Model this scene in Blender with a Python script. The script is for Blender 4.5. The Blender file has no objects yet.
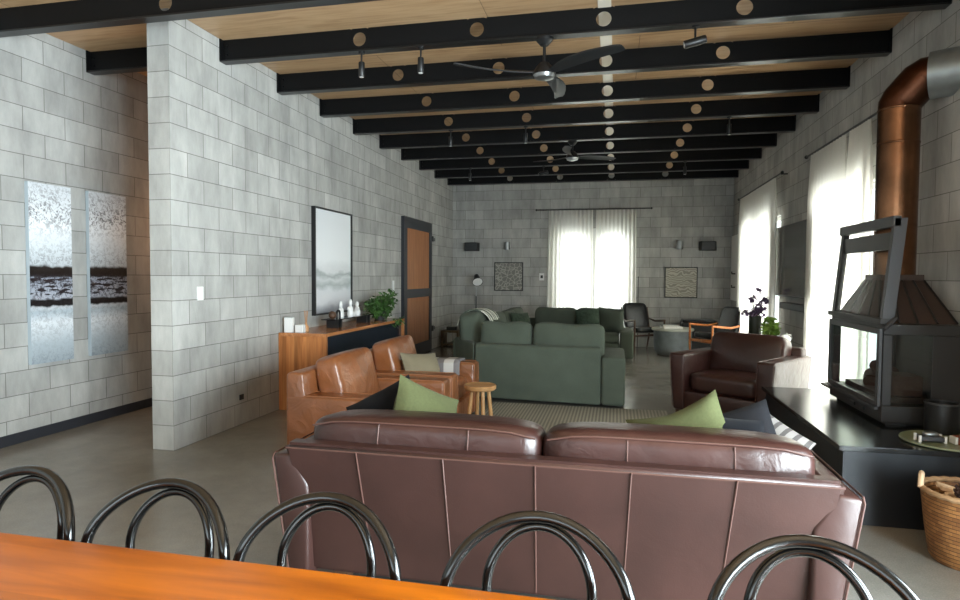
import bpy, bmesh, math, random
from mathutils import Vector, Matrix, Euler

S = bpy.context.scene
COL = S.collection
PI = math.pi
random.seed(7)

# ------------------------------------------------------------------ camera
def setup_camera():
    yaw, pitch, roll, f = 0.2193, -0.0398, 0.0062, 610.731
    cam = bpy.data.cameras.new('camera')
    o = bpy.data.objects.new('camera', cam); COL.objects.link(o)
    fw = Vector((-math.sin(yaw)*math.cos(pitch), math.cos(yaw)*math.cos(pitch), math.sin(pitch)))
    r = Vector((math.cos(yaw), math.sin(yaw), 0)); u = r.cross(fw)
    r2 = r*math.cos(roll) + u*math.sin(roll); u2 = -r*math.sin(roll) + u*math.cos(roll)
    m = Matrix((r2, u2, -fw)).transposed().to_4x4()
    m.translation = Vector((3.4329, -12.6765, 1.4153))
    o.matrix_world = m
    cam.sensor_width = 36; cam.lens = f*36/960; cam.clip_start = 0.05; cam.clip_end = 200
    S.camera = o
setup_camera()

# ------------------------------------------------------------------ world, daylight, exposure
S.view_settings.view_transform = 'Standard'
S.view_settings.look = 'None'
S.view_settings.gamma = 1
S.view_settings.use_curve_mapping = False
S.view_settings.exposure = 0.28
try:
    S.cycles.use_denoising = True
    S.cycles.max_bounces = 8
    S.cycles.diffuse_bounces = 5
    S.cycles.transparent_max_bounces = 12
    S.cycles.sample_clamp_indirect = 6
except Exception:
    pass
w = bpy.data.worlds.new('overcast_sky'); S.world = w; w.use_nodes = True
bg = w.node_tree.nodes['Background']; bg.inputs[0].default_value = (0.86, 0.93, 1.0, 1); bg.inputs[1].default_value = 2.2

def area(name, loc, rot, sx, sy, power, color=(1.0, 0.97, 0.91)):
    l = bpy.data.lights.new(name, 'AREA'); l.shape = 'RECTANGLE'; l.size = sx; l.size_y = sy
    l.energy = power; l.color = color
    o = bpy.data.objects.new(name, l); COL.objects.link(o); o.location = loc; o.rotation_euler = rot
    return o
# daylight outside each window (local -Z points into the room)
area('daylight_far', (2.94, 0.85, 1.5), (-PI/2, 0, 0), 3.2, 3.0, 110)
area('daylight_right_far', (6.45, -2.65, 1.5), (0, PI/2, 0), 3.0, 3.4, 240)
area('daylight_right_near', (6.45, -6.1, 1.5), (0, PI/2, 0), 3.0, 2.8, 330)
area('daylight_assumed_right_rear', (6.1, -12.5, 1.2), (0, PI/2, 0), 2.2, 4.0, 1450, (0.84, 0.92, 1.0))  # daylight for the assumed window on the right, behind the camera
area('daylight_assumed_back', (1.6, -17.5, 1.5), (PI/2, 0, 0), 4.6, 2.3, 110, (0.86, 0.93, 1.0))  # daylight for the assumed window in the unseen back wall

# ------------------------------------------------------------------ materials
def lin(c):
    return tuple(((x/255)/12.92 if x/255 <= 0.04045 else ((x/255+0.055)/1.055)**2.4) for x in c)
def base(name):
    m = bpy.data.materials.new(name); m.use_nodes = True
    nt = m.node_tree; return m, nt, nt.nodes['Principled BSDF']
def N(nt, t, **k):
    n = nt.nodes.new(t)
    for a, b in k.items(): setattr(n, a, b)
    return n
def noise_bump(nt, b, scale, strength, dist=0.01, detail=4, stretch=None):
    tc = N(nt, 'ShaderNodeTexCoord'); nz = N(nt, 'ShaderNodeTexNoise')
    nz.inputs['Scale'].default_value = scale; nz.inputs['Detail'].default_value = detail
    src = tc.outputs['Object']
    if stretch:
        mp = N(nt, 'ShaderNodeMapping'); mp.inputs['Scale'].default_value = stretch
        nt.links.new(src, mp.inputs[0]); src = mp.outputs[0]
    nt.links.new(src, nz.inputs['Vector'])
    bp = N(nt, 'ShaderNodeBump'); bp.inputs['Strength'].default_value = strength; bp.inputs['Distance'].default_value = dist
    nt.links.new(nz.outputs[0], bp.inputs['Height']); nt.links.new(bp.outputs[0], b.inputs['Normal'])
    return nz, bp
def ramp(nt, stops, interp='LINEAR'):
    r = N(nt, 'ShaderNodeValToRGB'); r.color_ramp.interpolation = interp
    e = r.color_ramp.elements
    while len(e) > 1: e.remove(e[-1])
    e[0].position = stops[0][0]; e[0].color = (*stops[0][1], 1)
    for p, c in stops[1:]:
        x = e.new(p); x.color = (*c, 1)
    return r
def simple(name, rgb, rough=0.5, metal=0.0, bump=None, var=0.0, coat=0.0, sheen=0.0, vscale=3.0):
    m, nt, b = base(name)
    c = lin(rgb)
    b.inputs['Base Color'].default_value = (*c, 1); b.inputs['Roughness'].default_value = rough
    b.inputs['Metallic'].default_value = metal
    if coat: b.inputs['Coat Weight'].default_value = coat; b.inputs['Coat Roughness'].default_value = 0.15
    if sheen: b.inputs['Sheen Weight'].default_value = sheen
    if bump: noise_bump(nt, b, *bump)
    if var:
        tc = N(nt, 'ShaderNodeTexCoord'); nz = N(nt, 'ShaderNodeTexNoise'); nz.inputs['Scale'].default_value = vscale
        nz.inputs['Detail'].default_value = 5
        nt.links.new(tc.outputs['Object'], nz.inputs['Vector'])
        r = ramp(nt, [(0.3, tuple(x*(1-var) for x in c)), (0.7, tuple(min(1, x*(1+var)) for x in c))])
        nt.links.new(nz.outputs[0], r.inputs[0]); nt.links.new(r.outputs[0], b.inputs['Base Color'])
    return m
def wood(name, dark, light, scale=6, stretch=(1, 12, 12), rough=0.4, coat=0.0, plank=None):
    m, nt, b = base(name)
    tc = N(nt, 'ShaderNodeTexCoord'); mp = N(nt, 'ShaderNodeMapping'); mp.inputs['Scale'].default_value = stretch
    nz = N(nt, 'ShaderNodeTexNoise'); nz.inputs['Scale'].default_value = scale; nz.inputs['Detail'].default_value = 6
    nz.inputs['Distortion'].default_value = 0.6
    nt.links.new(tc.outputs['Object'], mp.inputs[0]); nt.links.new(mp.outputs[0], nz.inputs['Vector'])
    r = ramp(nt, [(0.3, lin(dark)), (0.7, lin(light))])
    nt.links.new(nz.outputs[0], r.inputs[0]); src = r.outputs[0]
    if plank:   # (axis index, width): tone changes board by board
        ax, wd = plank
        sp = N(nt, 'ShaderNodeSeparateXYZ'); nt.links.new(tc.outputs['Object'], sp.inputs[0])
        d = N(nt, 'ShaderNodeMath', operation='DIVIDE'); d.inputs[1].default_value = wd
        nt.links.new(sp.outputs[ax], d.inputs[0])
        fl = N(nt, 'ShaderNodeMath', operation='FLOOR'); nt.links.new(d.outputs[0], fl.inputs[0])
        wn = N(nt, 'ShaderNodeTexWhiteNoise', noise_dimensions='1D'); nt.links.new(fl.outputs[0], wn.inputs['W'])
        hs = N(nt, 'ShaderNodeHueSaturation')
        mr = N(nt, 'ShaderNodeMapRange'); mr.inputs['To Min'].default_value = 0.78; mr.inputs['To Max'].default_value = 1.15
        nt.links.new(wn.outputs['Value'], mr.inputs[0]); nt.links.new(mr.outputs[0], hs.inputs['Value'])
        nt.links.new(src, hs.inputs['Color']); src = hs.outputs[0]
    nt.links.new(src, b.inputs['Base Color'])
    b.inputs['Roughness'].default_value = rough
    if coat: b.inputs['Coat Weight'].default_value = coat; b.inputs['Coat Roughness'].default_value = 0.1
    return m
def block_mat(name, axis, origin):
    """concrete block masonry, 0.4 x 0.2 m module; axis 0: wall runs along X, axis 1: wall runs along Y"""
    m, nt, b = base(name)
    g = N(nt, 'ShaderNodeTexCoord'); sp = N(nt, 'ShaderNodeSeparateXYZ'); nt.links.new(g.outputs['Object'], sp.inputs[0])
    sub = N(nt, 'ShaderNodeMath', operation='SUBTRACT'); sub.inputs[1].default_value = origin
    nt.links.new(sp.outputs[axis], sub.inputs[0])
    cb = N(nt, 'ShaderNodeCombineXYZ'); nt.links.new(sub.outputs[0], cb.inputs[0]); nt.links.new(sp.outputs[2], cb.inputs[1])
    br = N(nt, 'ShaderNodeTexBrick'); br.offset = 0.5; br.offset_frequency = 2; br.squash = 1
    nt.links.new(cb.outputs[0], br.inputs['Vector'])
    br.inputs['Scale'].default_value = 1; br.inputs['Brick Width'].default_value = 0.4; br.inputs['Row Height'].default_value = 0.2
    br.inputs['Mortar Size'].default_value = 0.0035; br.inputs['Mortar Smooth'].default_value = 0.3
    br.inputs['Color1'].default_value = (*lin((158, 157, 153)), 1); br.inputs['Color2'].default_value = (*lin((178, 177, 173)), 1)
    br.inputs['Mortar'].default_value = (*lin((110, 109, 104)), 1); br.inputs['Bias'].default_value = 0.0
    # cloudy mottling and vertical streaks of the raw blocks
    mp = N(nt, 'ShaderNodeMapping'); mp.inputs['Scale'].default_value = (1, 1, 0.35)
    nt.links.new(g.outputs['Object'], mp.inputs[0])
    n1 = N(nt, 'ShaderNodeTexNoise'); n1.inputs['Scale'].default_value = 4.5; n1.inputs['Detail'].default_value = 8; n1.inputs['Roughness'].default_value = 0.65
    nt.links.new(mp.outputs[0], n1.inputs['Vector'])
    mr = N(nt, 'ShaderNodeMapRange'); mr.inputs['From Min'].default_value = 0.3; mr.inputs['From Max'].default_value = 0.7
    mr.inputs['To Min'].default_value = 0.74; mr.inputs['To Max'].default_value = 1.2
    nt.links.new(n1.outputs[0], mr.inputs[0])
    mx = N(nt, 'ShaderNodeMix', data_type='RGBA', blend_type='MULTIPLY'); mx.inputs['Factor'].default_value = 1
    nt.links.new(br.outputs['Color'], mx.inputs['A']); nt.links.new(mr.outputs[0], mx.inputs['B'])
    nt.links.new(mx.outputs['Result'], b.inputs['Base Color'])
    b.inputs['Roughness'].default_value = 0.85
    n2 = N(nt, 'ShaderNodeTexNoise'); n2.inputs['Scale'].default_value = 90; n2.inputs['Detail'].default_value = 4
    nt.links.new(g.outputs['Object'], n2.inputs['Vector'])
    ad = N(nt, 'ShaderNodeMath', operation='MULTIPLY_ADD'); ad.inputs[1].default_value = -3.0
    nt.links.new(br.outputs['Fac'], ad.inputs[0]); nt.links.new(n2.outputs[0], ad.inputs[2])
    bp = N(nt, 'ShaderNodeBump'); bp.inputs['Strength'].default_value = 0.3; bp.inputs['Distance'].default_value = 0.003
    nt.links.new(ad.outputs[0], bp.inputs['Height']); nt.links.new(bp.outputs[0], b.inputs['Normal'])
    return m
def glass_mat(name, rough=0.02, tint=(0.93, 0.96, 0.95), refl=0.5):
    m, nt, b = base(name)
    out = nt.nodes['Material Output']; nt.nodes.remove(b)
    t = N(nt, 'ShaderNodeBsdfTransparent'); t.inputs[0].default_value = (*tint, 1)
    g = N(nt, 'ShaderNodeBsdfGlossy'); g.inputs['Roughness'].default_value = rough
    lw = N(nt, 'ShaderNodeLayerWeight'); lw.inputs[0].default_value = 0.5
    pw = N(nt, 'ShaderNodeMath', operation='POWER'); pw.inputs[1].default_value = 4; nt.links.new(lw.outputs['Facing'], pw.inputs[0])
    fr = N(nt, 'ShaderNodeMath', operation='MULTIPLY_ADD'); fr.inputs[1].default_value = refl; fr.inputs[2].default_value = 0.08*refl; nt.links.new(pw.outputs[0], fr.inputs[0])
    mx = N(nt, 'ShaderNodeMixShader')
    nt.links.new(fr.outputs[0], mx.inputs[0]); nt.links.new(t.outputs[0], mx.inputs[1]); nt.links.new(g.outputs[0], mx.inputs[2])
    nt.links.new(mx.outputs[0], out.inputs[0])
    return m
def sheer_mat():
    m, nt, b = base('sheer_curtain_fabric')
    out = nt.nodes['Material Output']; nt.nodes.remove(b)
    t = N(nt, 'ShaderNodeBsdfTransparent'); t.inputs[0].default_value = (1, 1, 1, 1)
    d = N(nt, 'ShaderNodeBsdfDiffuse'); d.inputs[0].default_value = (*lin((240, 238, 232)), 1)
    tr = N(nt, 'ShaderNodeBsdfTranslucent'); tr.inputs[0].default_value = (*lin((246, 244, 238)), 1)
    m1 = N(nt, 'ShaderNodeMixShader'); m1.inputs[0].default_value = 0.6
    nt.links.new(d.outputs[0], m1.inputs[1]); nt.links.new(tr.outputs[0], m1.inputs[2])
    m2 = N(nt, 'ShaderNodeMixShader'); m2.inputs[0].default_value = 0.93
    nt.links.new(t.outputs[0], m2.inputs[1]); nt.links.new(m1.outputs[0], m2.inputs[2])
    nt.links.new(m2.outputs[0], out.inputs[0])
    return m
def leather(name, rgb, rough=0.32, wr=0.5, var=0.22):
    m, nt, b = base(name)
    c = lin(rgb)
    tc = N(nt, 'ShaderNodeTexCoord')
    n1 = N(nt, 'ShaderNodeTexNoise'); n1.inputs['Scale'].default_value = 3.2; n1.inputs['Detail'].default_value = 6
    nt.links.new(tc.outputs['Object'], n1.inputs['Vector'])
    r = ramp(nt, [(0.3, tuple(x*(1-var) for x in c)), (0.72, tuple(min(1, x*(1+var)) for x in c))])
    nt.links.new(n1.outputs[0], r.inputs[0]); nt.links.new(r.outputs[0], b.inputs['Base Color'])
    n2 = N(nt, 'ShaderNodeTexNoise'); n2.inputs['Scale'].default_value = 7; n2.inputs['Detail'].default_value = 3; n2.inputs['Distortion'].default_value = 1.2
    n3 = N(nt, 'ShaderNodeTexNoise'); n3.inputs['Scale'].default_value = 160; n3.inputs['Detail'].default_value = 2
    nt.links.new(tc.outputs['Object'], n2.inputs['Vector']); nt.links.new(tc.outputs['Object'], n3.inputs['Vector'])
    bp = N(nt, 'ShaderNodeBump'); bp.inputs['Strength'].default_value = wr; bp.inputs['Distance'].default_value = 0.02
    nt.links.new(n2.outputs[0], bp.inputs['Height'])
    b2 = N(nt, 'ShaderNodeBump'); b2.inputs['Strength'].default_value = 0.15; b2.inputs['Distance'].default_value = 0.002
    nt.links.new(n3.outputs[0], b2.inputs['Height']); nt.links.new(bp.outputs[0], b2.inputs['Normal'])
    nt.links.new(b2.outputs[0], b.inputs['Normal'])
    b.inputs['Roughness'].default_value = rough
    return m
def fabric(name, rgb, var=0.15, fine=220, wr=0.3, sheen=0.04):
    m, nt, b = base(name)
    c = lin(rgb)
    tc = N(nt, 'ShaderNodeTexCoord')
    n1 = N(nt, 'ShaderNodeTexNoise'); n1.inputs['Scale'].default_value = fine; n1.inputs['Detail'].default_value = 2
    n2 = N(nt, 'ShaderNodeTexNoise'); n2.inputs['Scale'].default_value = 5; n2.inputs['Detail'].default_value = 3
    nt.links.new(tc.outputs['Object'], n1.inputs['Vector']); nt.links.new(tc.outputs['Object'], n2.inputs['Vector'])
    ad = N(nt, 'ShaderNodeMath', operation='ADD'); nt.links.new(n1.outputs[0], ad.inputs[0]); nt.links.new(n2.outputs[0], ad.inputs[1])
    r = ramp(nt, [(0.35, tuple(x*(1-var) for x in c)), (0.65, tuple(min(1, x*(1+var)) for x in c))])
    hf = N(nt, 'ShaderNodeMath', operation='MULTIPLY'); hf.inputs[1].default_value = 0.5; nt.links.new(ad.outputs[0], hf.inputs[0])
    nt.links.new(hf.outputs[0], r.inputs[0]); nt.links.new(r.outputs[0], b.inputs['Base Color'])
    bp = N(nt, 'ShaderNodeBump'); bp.inputs['Strength'].default_value = wr; bp.inputs['Distance'].default_value = 0.012
    nt.links.new(n2.outputs[0], bp.inputs['Height']); nt.links.new(bp.outputs[0], b.inputs['Normal'])
    b.inputs['Roughness'].default_value = 0.95; b.inputs['Sheen Weight'].default_value = sheen; b.inputs['Specular IOR Level'].default_value = 0.1
    return m
def stripes(name, c1, c2, axis, width, duty=0.5, rough=0.9, axis2=None, c3=None):
    m, nt, b = base(name)
    tc = N(nt, 'ShaderNodeTexCoord'); sp = N(nt, 'ShaderNodeSeparateXYZ'); nt.links.new(tc.outputs['Object'], sp.inputs[0])
    def st(ax):
        d = N(nt, 'ShaderNodeMath', operation='DIVIDE'); d.inputs[1].default_value = width; nt.links.new(sp.outputs[ax], d.inputs[0])
        f = N(nt, 'ShaderNodeMath', operation='FRACT'); nt.links.new(d.outputs[0], f.inputs[0])
        g = N(nt, 'ShaderNodeMath', operation='GREATER_THAN'); g.inputs[1].default_value = duty; nt.links.new(f.outputs[0], g.inputs[0])
        return g.outputs[0]
    mx = N(nt, 'ShaderNodeMix', data_type='RGBA'); nt.links.new(st(axis), mx.inputs['Factor'])
    mx.inputs['A'].default_value = (*lin(c1), 1); mx.inputs['B'].default_value = (*lin(c2), 1)
    src = mx.outputs['Result']
    if axis2 is not None:
        m2 = N(nt, 'ShaderNodeMix', data_type='RGBA'); 
        hf = N(nt, 'ShaderNodeMath', operation='MULTIPLY'); hf.inputs[1].default_value = 0.5; nt.links.new(st(axis2), hf.inputs[0])
        nt.links.new(hf.outputs[0], m2.inputs['Factor']); nt.links.new(src, m2.inputs['A']); m2.inputs['B'].default_value = (*lin(c3 or c2), 1)
        src = m2.outputs['Result']
    nt.links.new(src, b.inputs['Base Color']); b.inputs['Roughness'].default_value = rough
    return m

M = {}
M['block_far'] = block_mat('concrete_block_far', 0, 0.28)
M['block_part'] = block_mat('concrete_block_partition', 1, -8.29)
M['block_end'] = block_mat('concrete_block_partition_end', 0, 0.0)
M['block_left'] = block_mat('concrete_block_left', 1, -0.1)
M['block_right'] = block_mat('concrete_block_right', 1, -7.92)

def floor_mat():
    m, nt, b = base('polished_concrete')
    tc = N(nt, 'ShaderNodeTexCoord')
    n1 = N(nt, 'ShaderNodeTexNoise'); n1.inputs['Scale'].default_value = 1.4; n1.inputs['Detail'].default_value = 10; n1.inputs['Roughness'].default_value = 0.7
    n2 = N(nt, 'ShaderNodeTexNoise'); n2.inputs['Scale'].default_value = 140; n2.inputs['Detail'].default_value = 2
    nt.links.new(tc.outputs['Object'], n1.inputs['Vector']); nt.links.new(tc.outputs['Object'], n2.inputs['Vector'])
    r = ramp(nt, [(0.35, lin((116, 113, 105))), (0.65, lin((136, 132, 124)))])
    r2 = ramp(nt, [(0.35, (0.85,)*3), (0.6, (1.0,)*3), (0.75, (1.15,)*3)])
    nt.links.new(n1.outputs[0], r.inputs[0]); nt.links.new(n2.outputs[0], r2.inputs[0])
    mx = N(nt, 'ShaderNodeMix', data_type='RGBA', blend_type='MULTIPLY'); mx.inputs['Factor'].default_value = 1
    nt.links.new(r.outputs[0], mx.inputs['A']); nt.links.new(r2.outputs[0], mx.inputs['B'])
    nt.links.new(mx.outputs['Result'], b.inputs['Base Color'])
    b.inputs['Roughness'].default_value = 0.22; b.inputs['Specular IOR Level'].default_value = 0.5
    return m
M['floor'] = floor_mat()
def ply_mat():
    m, nt, b = base('ceiling_plywood')
    tc = N(nt, 'ShaderNodeTexCoord'); mp = N(nt, 'ShaderNodeMapping'); mp.inputs['Scale'].default_value = (0.6, 7, 7)
    n1 = N(nt, 'ShaderNodeTexNoise'); n1.inputs['Scale'].default_value = 3; n1.inputs['Detail'].default_value = 7; n1.inputs['Distortion'].default_value = 1.0
    nt.links.new(tc.outputs['Object'], mp.inputs[0]); nt.links.new(mp.outputs[0], n1.inputs['Vector'])
    r = ramp(nt, [(0.25, lin((166, 130, 94))), (0.5, lin((190, 156, 118))), (0.75, lin((202, 170, 132)))])
    nt.links.new(n1.outputs[0], r.inputs[0])
    br = N(nt, 'ShaderNodeTexBrick'); br.inputs['Scale'].default_value = 1; br.inputs['Brick Width'].default_value = 2.4; br.inputs['Row Height'].default_value = 1.2
    br.inputs['Mortar Size'].default_value = 0.003
    br.inputs['Color1'].default_value = (1, 1, 1, 1); br.inputs['Color2'].default_value = (0.9, 0.88, 0.86, 1); br.inputs['Mortar'].default_value = (0.35, 0.3, 0.25, 1)
    nt.links.new(tc.outputs['Object'], br.inputs['Vector'])
    mx = N(nt, 'ShaderNodeMix', data_type='RGBA', blend_type='MULTIPLY'); mx.inputs['Factor'].default_value = 1
    nt.links.new(r.outputs[0], mx.inputs['A']); nt.links.new(br.outputs['Color'], mx.inputs['B'])
    nt.links.new(mx.outputs['Result'], b.inputs['Base Color']); b.inputs['Roughness'].default_value = 0.45
    return m
M['ply'] = ply_mat()
M['light_streak'] = simple('painted_light_streak', (238, 228, 210), 0.4)  # pale colour stands in for light reflected along the ceiling
M['beam'] = simple('black_painted_steel', (7, 7, 8), 0.6)
M['beam'].node_tree.nodes['Principled BSDF'].inputs['Specular IOR Level'].default_value = 0.2
M['flange'] = simple('black_steel_flange', (15, 15, 16), 0.28)
M['black'] = simple('black_satin', (22, 22, 23), 0.4)
M['blackgloss'] = simple('black_gloss', (16, 16, 18), 0.12)
M['screen'] = simple('dark_screen', (26, 28, 30), 0.12)
M['dark_skirt'] = simple('dark_skirting_paint', (44, 46, 52), 0.5)
M['white'] = simple('white_plastic', (228, 228, 226), 0.4)
M['white_frame'] = simple('white_window_frame', (215, 215, 212), 0.4)
M['steel'] = simple('brushed_steel', (150, 152, 152), 0.35, 0.9)
M['galv'] = simple('galvanised_steel', (150, 158, 160), 0.42, 0.75, var=0.2, vscale=6)
M['copper'] = simple('aged_copper', (126, 90, 66), 0.27, 1.0, bump=(9, 0.12, 0.01), var=0.35, vscale=5)
M['copper_dark'] = simple('darkened_copper', (84, 54, 40), 0.34, 1.0, var=0.35, vscale=7)
M['cast'] = simple('dark_grey_stove_steel', (44, 42, 41), 0.45, 0.2)
M['cast_light'] = simple('lighter_stove_steel', (68, 68, 70), 0.45, 0.25)
M['hood'] = simple('brown_hood_steel', (62, 48, 42), 0.6, 0.2, var=0.2)
M['hearth'] = simple('blackened_steel_hearth', (30, 31, 32), 0.2, 0.15, var=0.3, vscale=2)
M['hearth_side'] = simple('dark_hearth_side', (24, 27, 32), 0.45, 0.1, var=0.25, vscale=2)
M['glass'] = glass_mat('clear_glass')
M['glass_ar'] = glass_mat('low_reflection_glass', 0.02, (0.97, 0.97, 0.96), 0.1)
M['sheer'] = sheer_mat()
M['brown'] = leather('brown_leather', (54, 31, 27), 0.34, 0.3)
M['brown_pipe'] = simple('brown_leather_piping', (80, 55, 49), 0.4)
M['brown_flat'] = leather('brown_leather_panel', (57, 36, 32), 0.36, 0.06)
M['tan'] = leather('tan_leather', (128, 78, 46), 0.3, 0.6, 0.28)
M['tan_pipe'] = simple('tan_leather_piping', (148, 98, 66), 0.4)
M['green'] = fabric('sage_green_velour', (80, 87, 77), 0.12)
M['green_cush'] = fabric('olive_cushion_linen', (80, 84, 56), 0.12, 90, 0.5)
M['navy'] = fabric('charcoal_cushion', (17, 18, 22), 0.15)
M['grey_cush'] = fabric('grey_cushion', (30, 30, 33), 0.2, 260)
M['beige_cush'] = fabric('beige_cushion', (124, 116, 96), 0.1)
M['dark_green_cush'] = fabric('dark_sage_cushion', (62, 74, 62), 0.35, 30)
M['plaid'] = stripes('plaid_wool', (196, 192, 186), (120, 116, 116), 0, 0.2, 0.5, axis2=1, c3=(110, 106, 108))
M['stripe_throw'] = stripes('striped_throw', (205, 206, 196), (92, 104, 92), 1, 0.11, 0.55)
M['stripe_cush'] = stripes('striped_cushion', (128, 124, 120), (74, 70, 68), 0, 0.05, 0.6)
M['rug'] = stripes('ribbed_rug', (150, 146, 132), (116, 112, 101), 0, 0.034, 0.5)
M['table'] = wood('orange_oiled_timber', (132, 66, 6), (176, 96, 14), 2.2, (1, 9, 9), 0.3, 0.1, plank=(1, 0.14))
M['console_wood'] = wood('warm_timber', (156, 92, 46), (196, 128, 72), 3, (9, 9, 0.8), 0.4, plank=(0, 0.045))
M['console_top'] = wood('warm_timber_top', (156, 96, 56), (198, 136, 86), 3, (9, 0.8, 9), 0.2)
M['console_front'] = simple('dark_blue_grey_lacquer', (38, 44, 52), 0.22)
M['door_wood'] = wood('sliding_door_timber', (146, 92, 54), (174, 114, 70), 2.5, (9, 9, 0.7), 0.45)
M['stool_wood'] = wood('pale_stool_timber', (156, 114, 72), (188, 146, 98), 5, (1, 8, 1), 0.4)
M['chair_wood'] = wood('orange_teak', (160, 88, 36), (200, 122, 58), 6, (3, 3, 3), 0.4)
M['dark_wood'] = wood('dark_timber', (60, 40, 28), (90, 62, 42), 6, (1, 8, 8), 0.5)
M['crate_wood'] = wood('weathered_timber', (78, 64, 46), (120, 100, 74), 5, (8, 1, 1), 0.7)
M['bentwood'] = simple('black_bentwood_lacquer', (10, 10, 10), 0.2, 0.0, coat=0.3)
M['white_cer'] = simple('white_ceramic', (232, 232, 230), 0.25)
M['concrete_drum'] = simple('blue_grey_concrete', (122, 130, 134), 0.7, bump=(30, 0.3, 0.004), var=0.15, vscale=8)
M['stone_top'] = simple('pale_stone', (176, 178, 168), 0.4, var=0.1)
M['leaf'] = simple('green_leaf', (62, 96, 44), 0.45, var=0.35, vscale=14)
M['leaf_light'] = simple('lime_leaf', (146, 182, 84), 0.5, var=0.3, vscale=14)
M['purple'] = simple('dusky_purple_petal', (124, 102, 134), 0.6, var=0.35, vscale=20)
M['stem'] = simple('dark_stem', (54, 52, 44), 0.7)
M['vase'] = simple('dark_olive_glaze', (52, 58, 42), 0.35)
M['pot'] = simple('dark_pot', (40, 42, 44), 0.5)
M['amber'] = simple('amber_reed_sticks', (188, 136, 88), 0.4)
M['wicker'] = None
M['cone'] = simple('pine_cone', (58, 36, 28), 0.8, bump=(40, 0.8, 0.01))
M['kindling'] = simple('pale_kindling', (214, 184, 150), 0.8, var=0.2)
M['firelog'] = simple('rusty_grate', (72, 46, 36), 0.8, bump=(20, 0.8, 0.01), var=0.3)
M['green_mat'] = simple('moss_green_tray', (120, 128, 100), 0.4)
M['brass'] = simple('brown_matchbox', (122, 62, 38), 0.5)
M['paper'] = simple('book_paper', (220, 218, 212), 0.7)
M['book_dark'] = simple('grey_book_cover', (120, 122, 120), 0.5)
M['led'] = simple('frosted_lens', (225, 225, 220), 0.3)
def wicker_mat():
    m, nt, b = base('woven_wicker')
    tc = N(nt, 'ShaderNodeTexCoord'); 
    br = N(nt, 'ShaderNodeTexBrick'); br.inputs['Scale'].default_value = 1
    sp = N(nt, 'ShaderNodeSeparateXYZ'); nt.links.new(tc.outputs['Object'], sp.inputs[0])
    at = N(nt, 'ShaderNodeMath', operation='ARCTAN2'); nt.links.new(sp.outputs[1], at.inputs[0]); nt.links.new(sp.outputs[0], at.inputs[1])
    cb = N(nt, 'ShaderNodeCombineXYZ'); nt.links.new(at.outputs[0], cb.inputs[0]); nt.links.new(sp.outputs[2], cb.inputs[1])
    nt.links.new(cb.outputs[0], br.inputs['Vector'])
    br.inputs['Brick Width'].default_value = 0.17; br.inputs['Row Height'].default_value = 0.019; br.inputs['Mortar Size'].default_value = 0.0018
    br.inputs['Color1'].default_value = (*lin((166, 116, 66)), 1); br.inputs['Color2'].default_value = (*lin((128, 84, 44)), 1); br.inputs['Mortar'].default_value = (*lin((72, 46, 26)), 1)
    nt.links.new(br.outputs['Color'], b.inputs['Base Color']); b.inputs['Roughness'].default_value = 0.6
    bp = N(nt, 'ShaderNodeBump'); bp.invert = True; bp.inputs['Distance'].default_value = 0.006
    nt.links.new(br.outputs['Fac'], bp.inputs['Height']); nt.links.new(bp.outputs[0], b.inputs['Normal'])
    return m
M['wicker'] = wicker_mat()
M['rim'] = simple('pale_bound_rim', (168, 134, 98), 0.7, bump=(60, 0.6, 0.004), var=0.2, vscale=20)

# ------------------------------------------------------------------ object helpers
def obj(name, bm, mat, parent=None, smooth=False):
    me = bpy.data.meshes.new(name); bm.normal_update(); bm.to_mesh(me); bm.free()
    if mat is not None:
        for x in (mat if isinstance(mat, (list, tuple)) else [mat]): me.materials.append(x)
    if smooth:
        for p in me.polygons: p.use_smooth = True
        try: me.set_sharp_from_angle(angle=math.radians(40))
        except Exception: pass
    o = bpy.data.objects.new(name, me); COL.objects.link(o)
    if parent: o.parent = parent
    return o
def thing(name, label, cat, loc=(0, 0, 0), rz=0, group=None):
    o = bpy.data.objects.new(name, None); COL.objects.link(o)
    o.empty_display_size = 0.1
    o.location = loc; o.rotation_euler = (0, 0, rz); o['label'] = label; o['category'] = cat
    if group: o['group'] = group
    return o
def tag(o, label, cat, group=None):
    o['label'] = label; o['category'] = cat
    if group: o['group'] = group
    return o
def struct(name, bm, mat, parent=None, smooth=False):
    o = obj(name, bm, mat, parent, smooth)
    if parent is None: o['kind'] = 'structure'
    return o
def dup(root, loc, rz, label, group=None):
    r = root.copy(); COL.objects.link(r); r.location = loc; r.rotation_euler = (0, 0, rz); r['label'] = label
    if group: r['group'] = group
    for ch in list(root.children):
        c = ch.copy(); COL.objects.link(c); c.parent = r
        for g in ch.children:
            d = g.copy(); COL.objects.link(d); d.parent = c
    return r
def B(): return bmesh.new()
def box(bm, c, s, bev=0, seg=2, mat=None):
    """axis box centred at c, size s; optional bevel; mat transforms it about the origin afterwards"""
    t = bmesh.new(); bmesh.ops.create_cube(t, size=1)
    for v in t.verts: v.co = Vector((v.co.x*s[0], v.co.y*s[1], v.co.z*s[2]))
    if bev: bmesh.ops.bevel(t, geom=t.edges[:], offset=bev, segments=seg, affect='EDGES', profile=0.5)
    for v in t.verts: v.co += Vector(c)
    merge(bm, t, mat); return bm
def bx(bm, x0, x1, y0, y1, z0, z1, bev=0, seg=2, mat=None):
    return box(bm, ((x0+x1)/2, (y0+y1)/2, (z0+z1)/2), (abs(x1-x0), abs(y1-y0), abs(z1-z0)), bev, seg, mat)
def merge(bm, t, mat=None):
    if mat is not None:
        for v in t.verts: v.co = mat @ v.co
    me = bpy.data.meshes.new('tmp'); t.to_mesh(me); t.free(); bm.from_mesh(me); bpy.data.meshes.remove(me)
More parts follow.
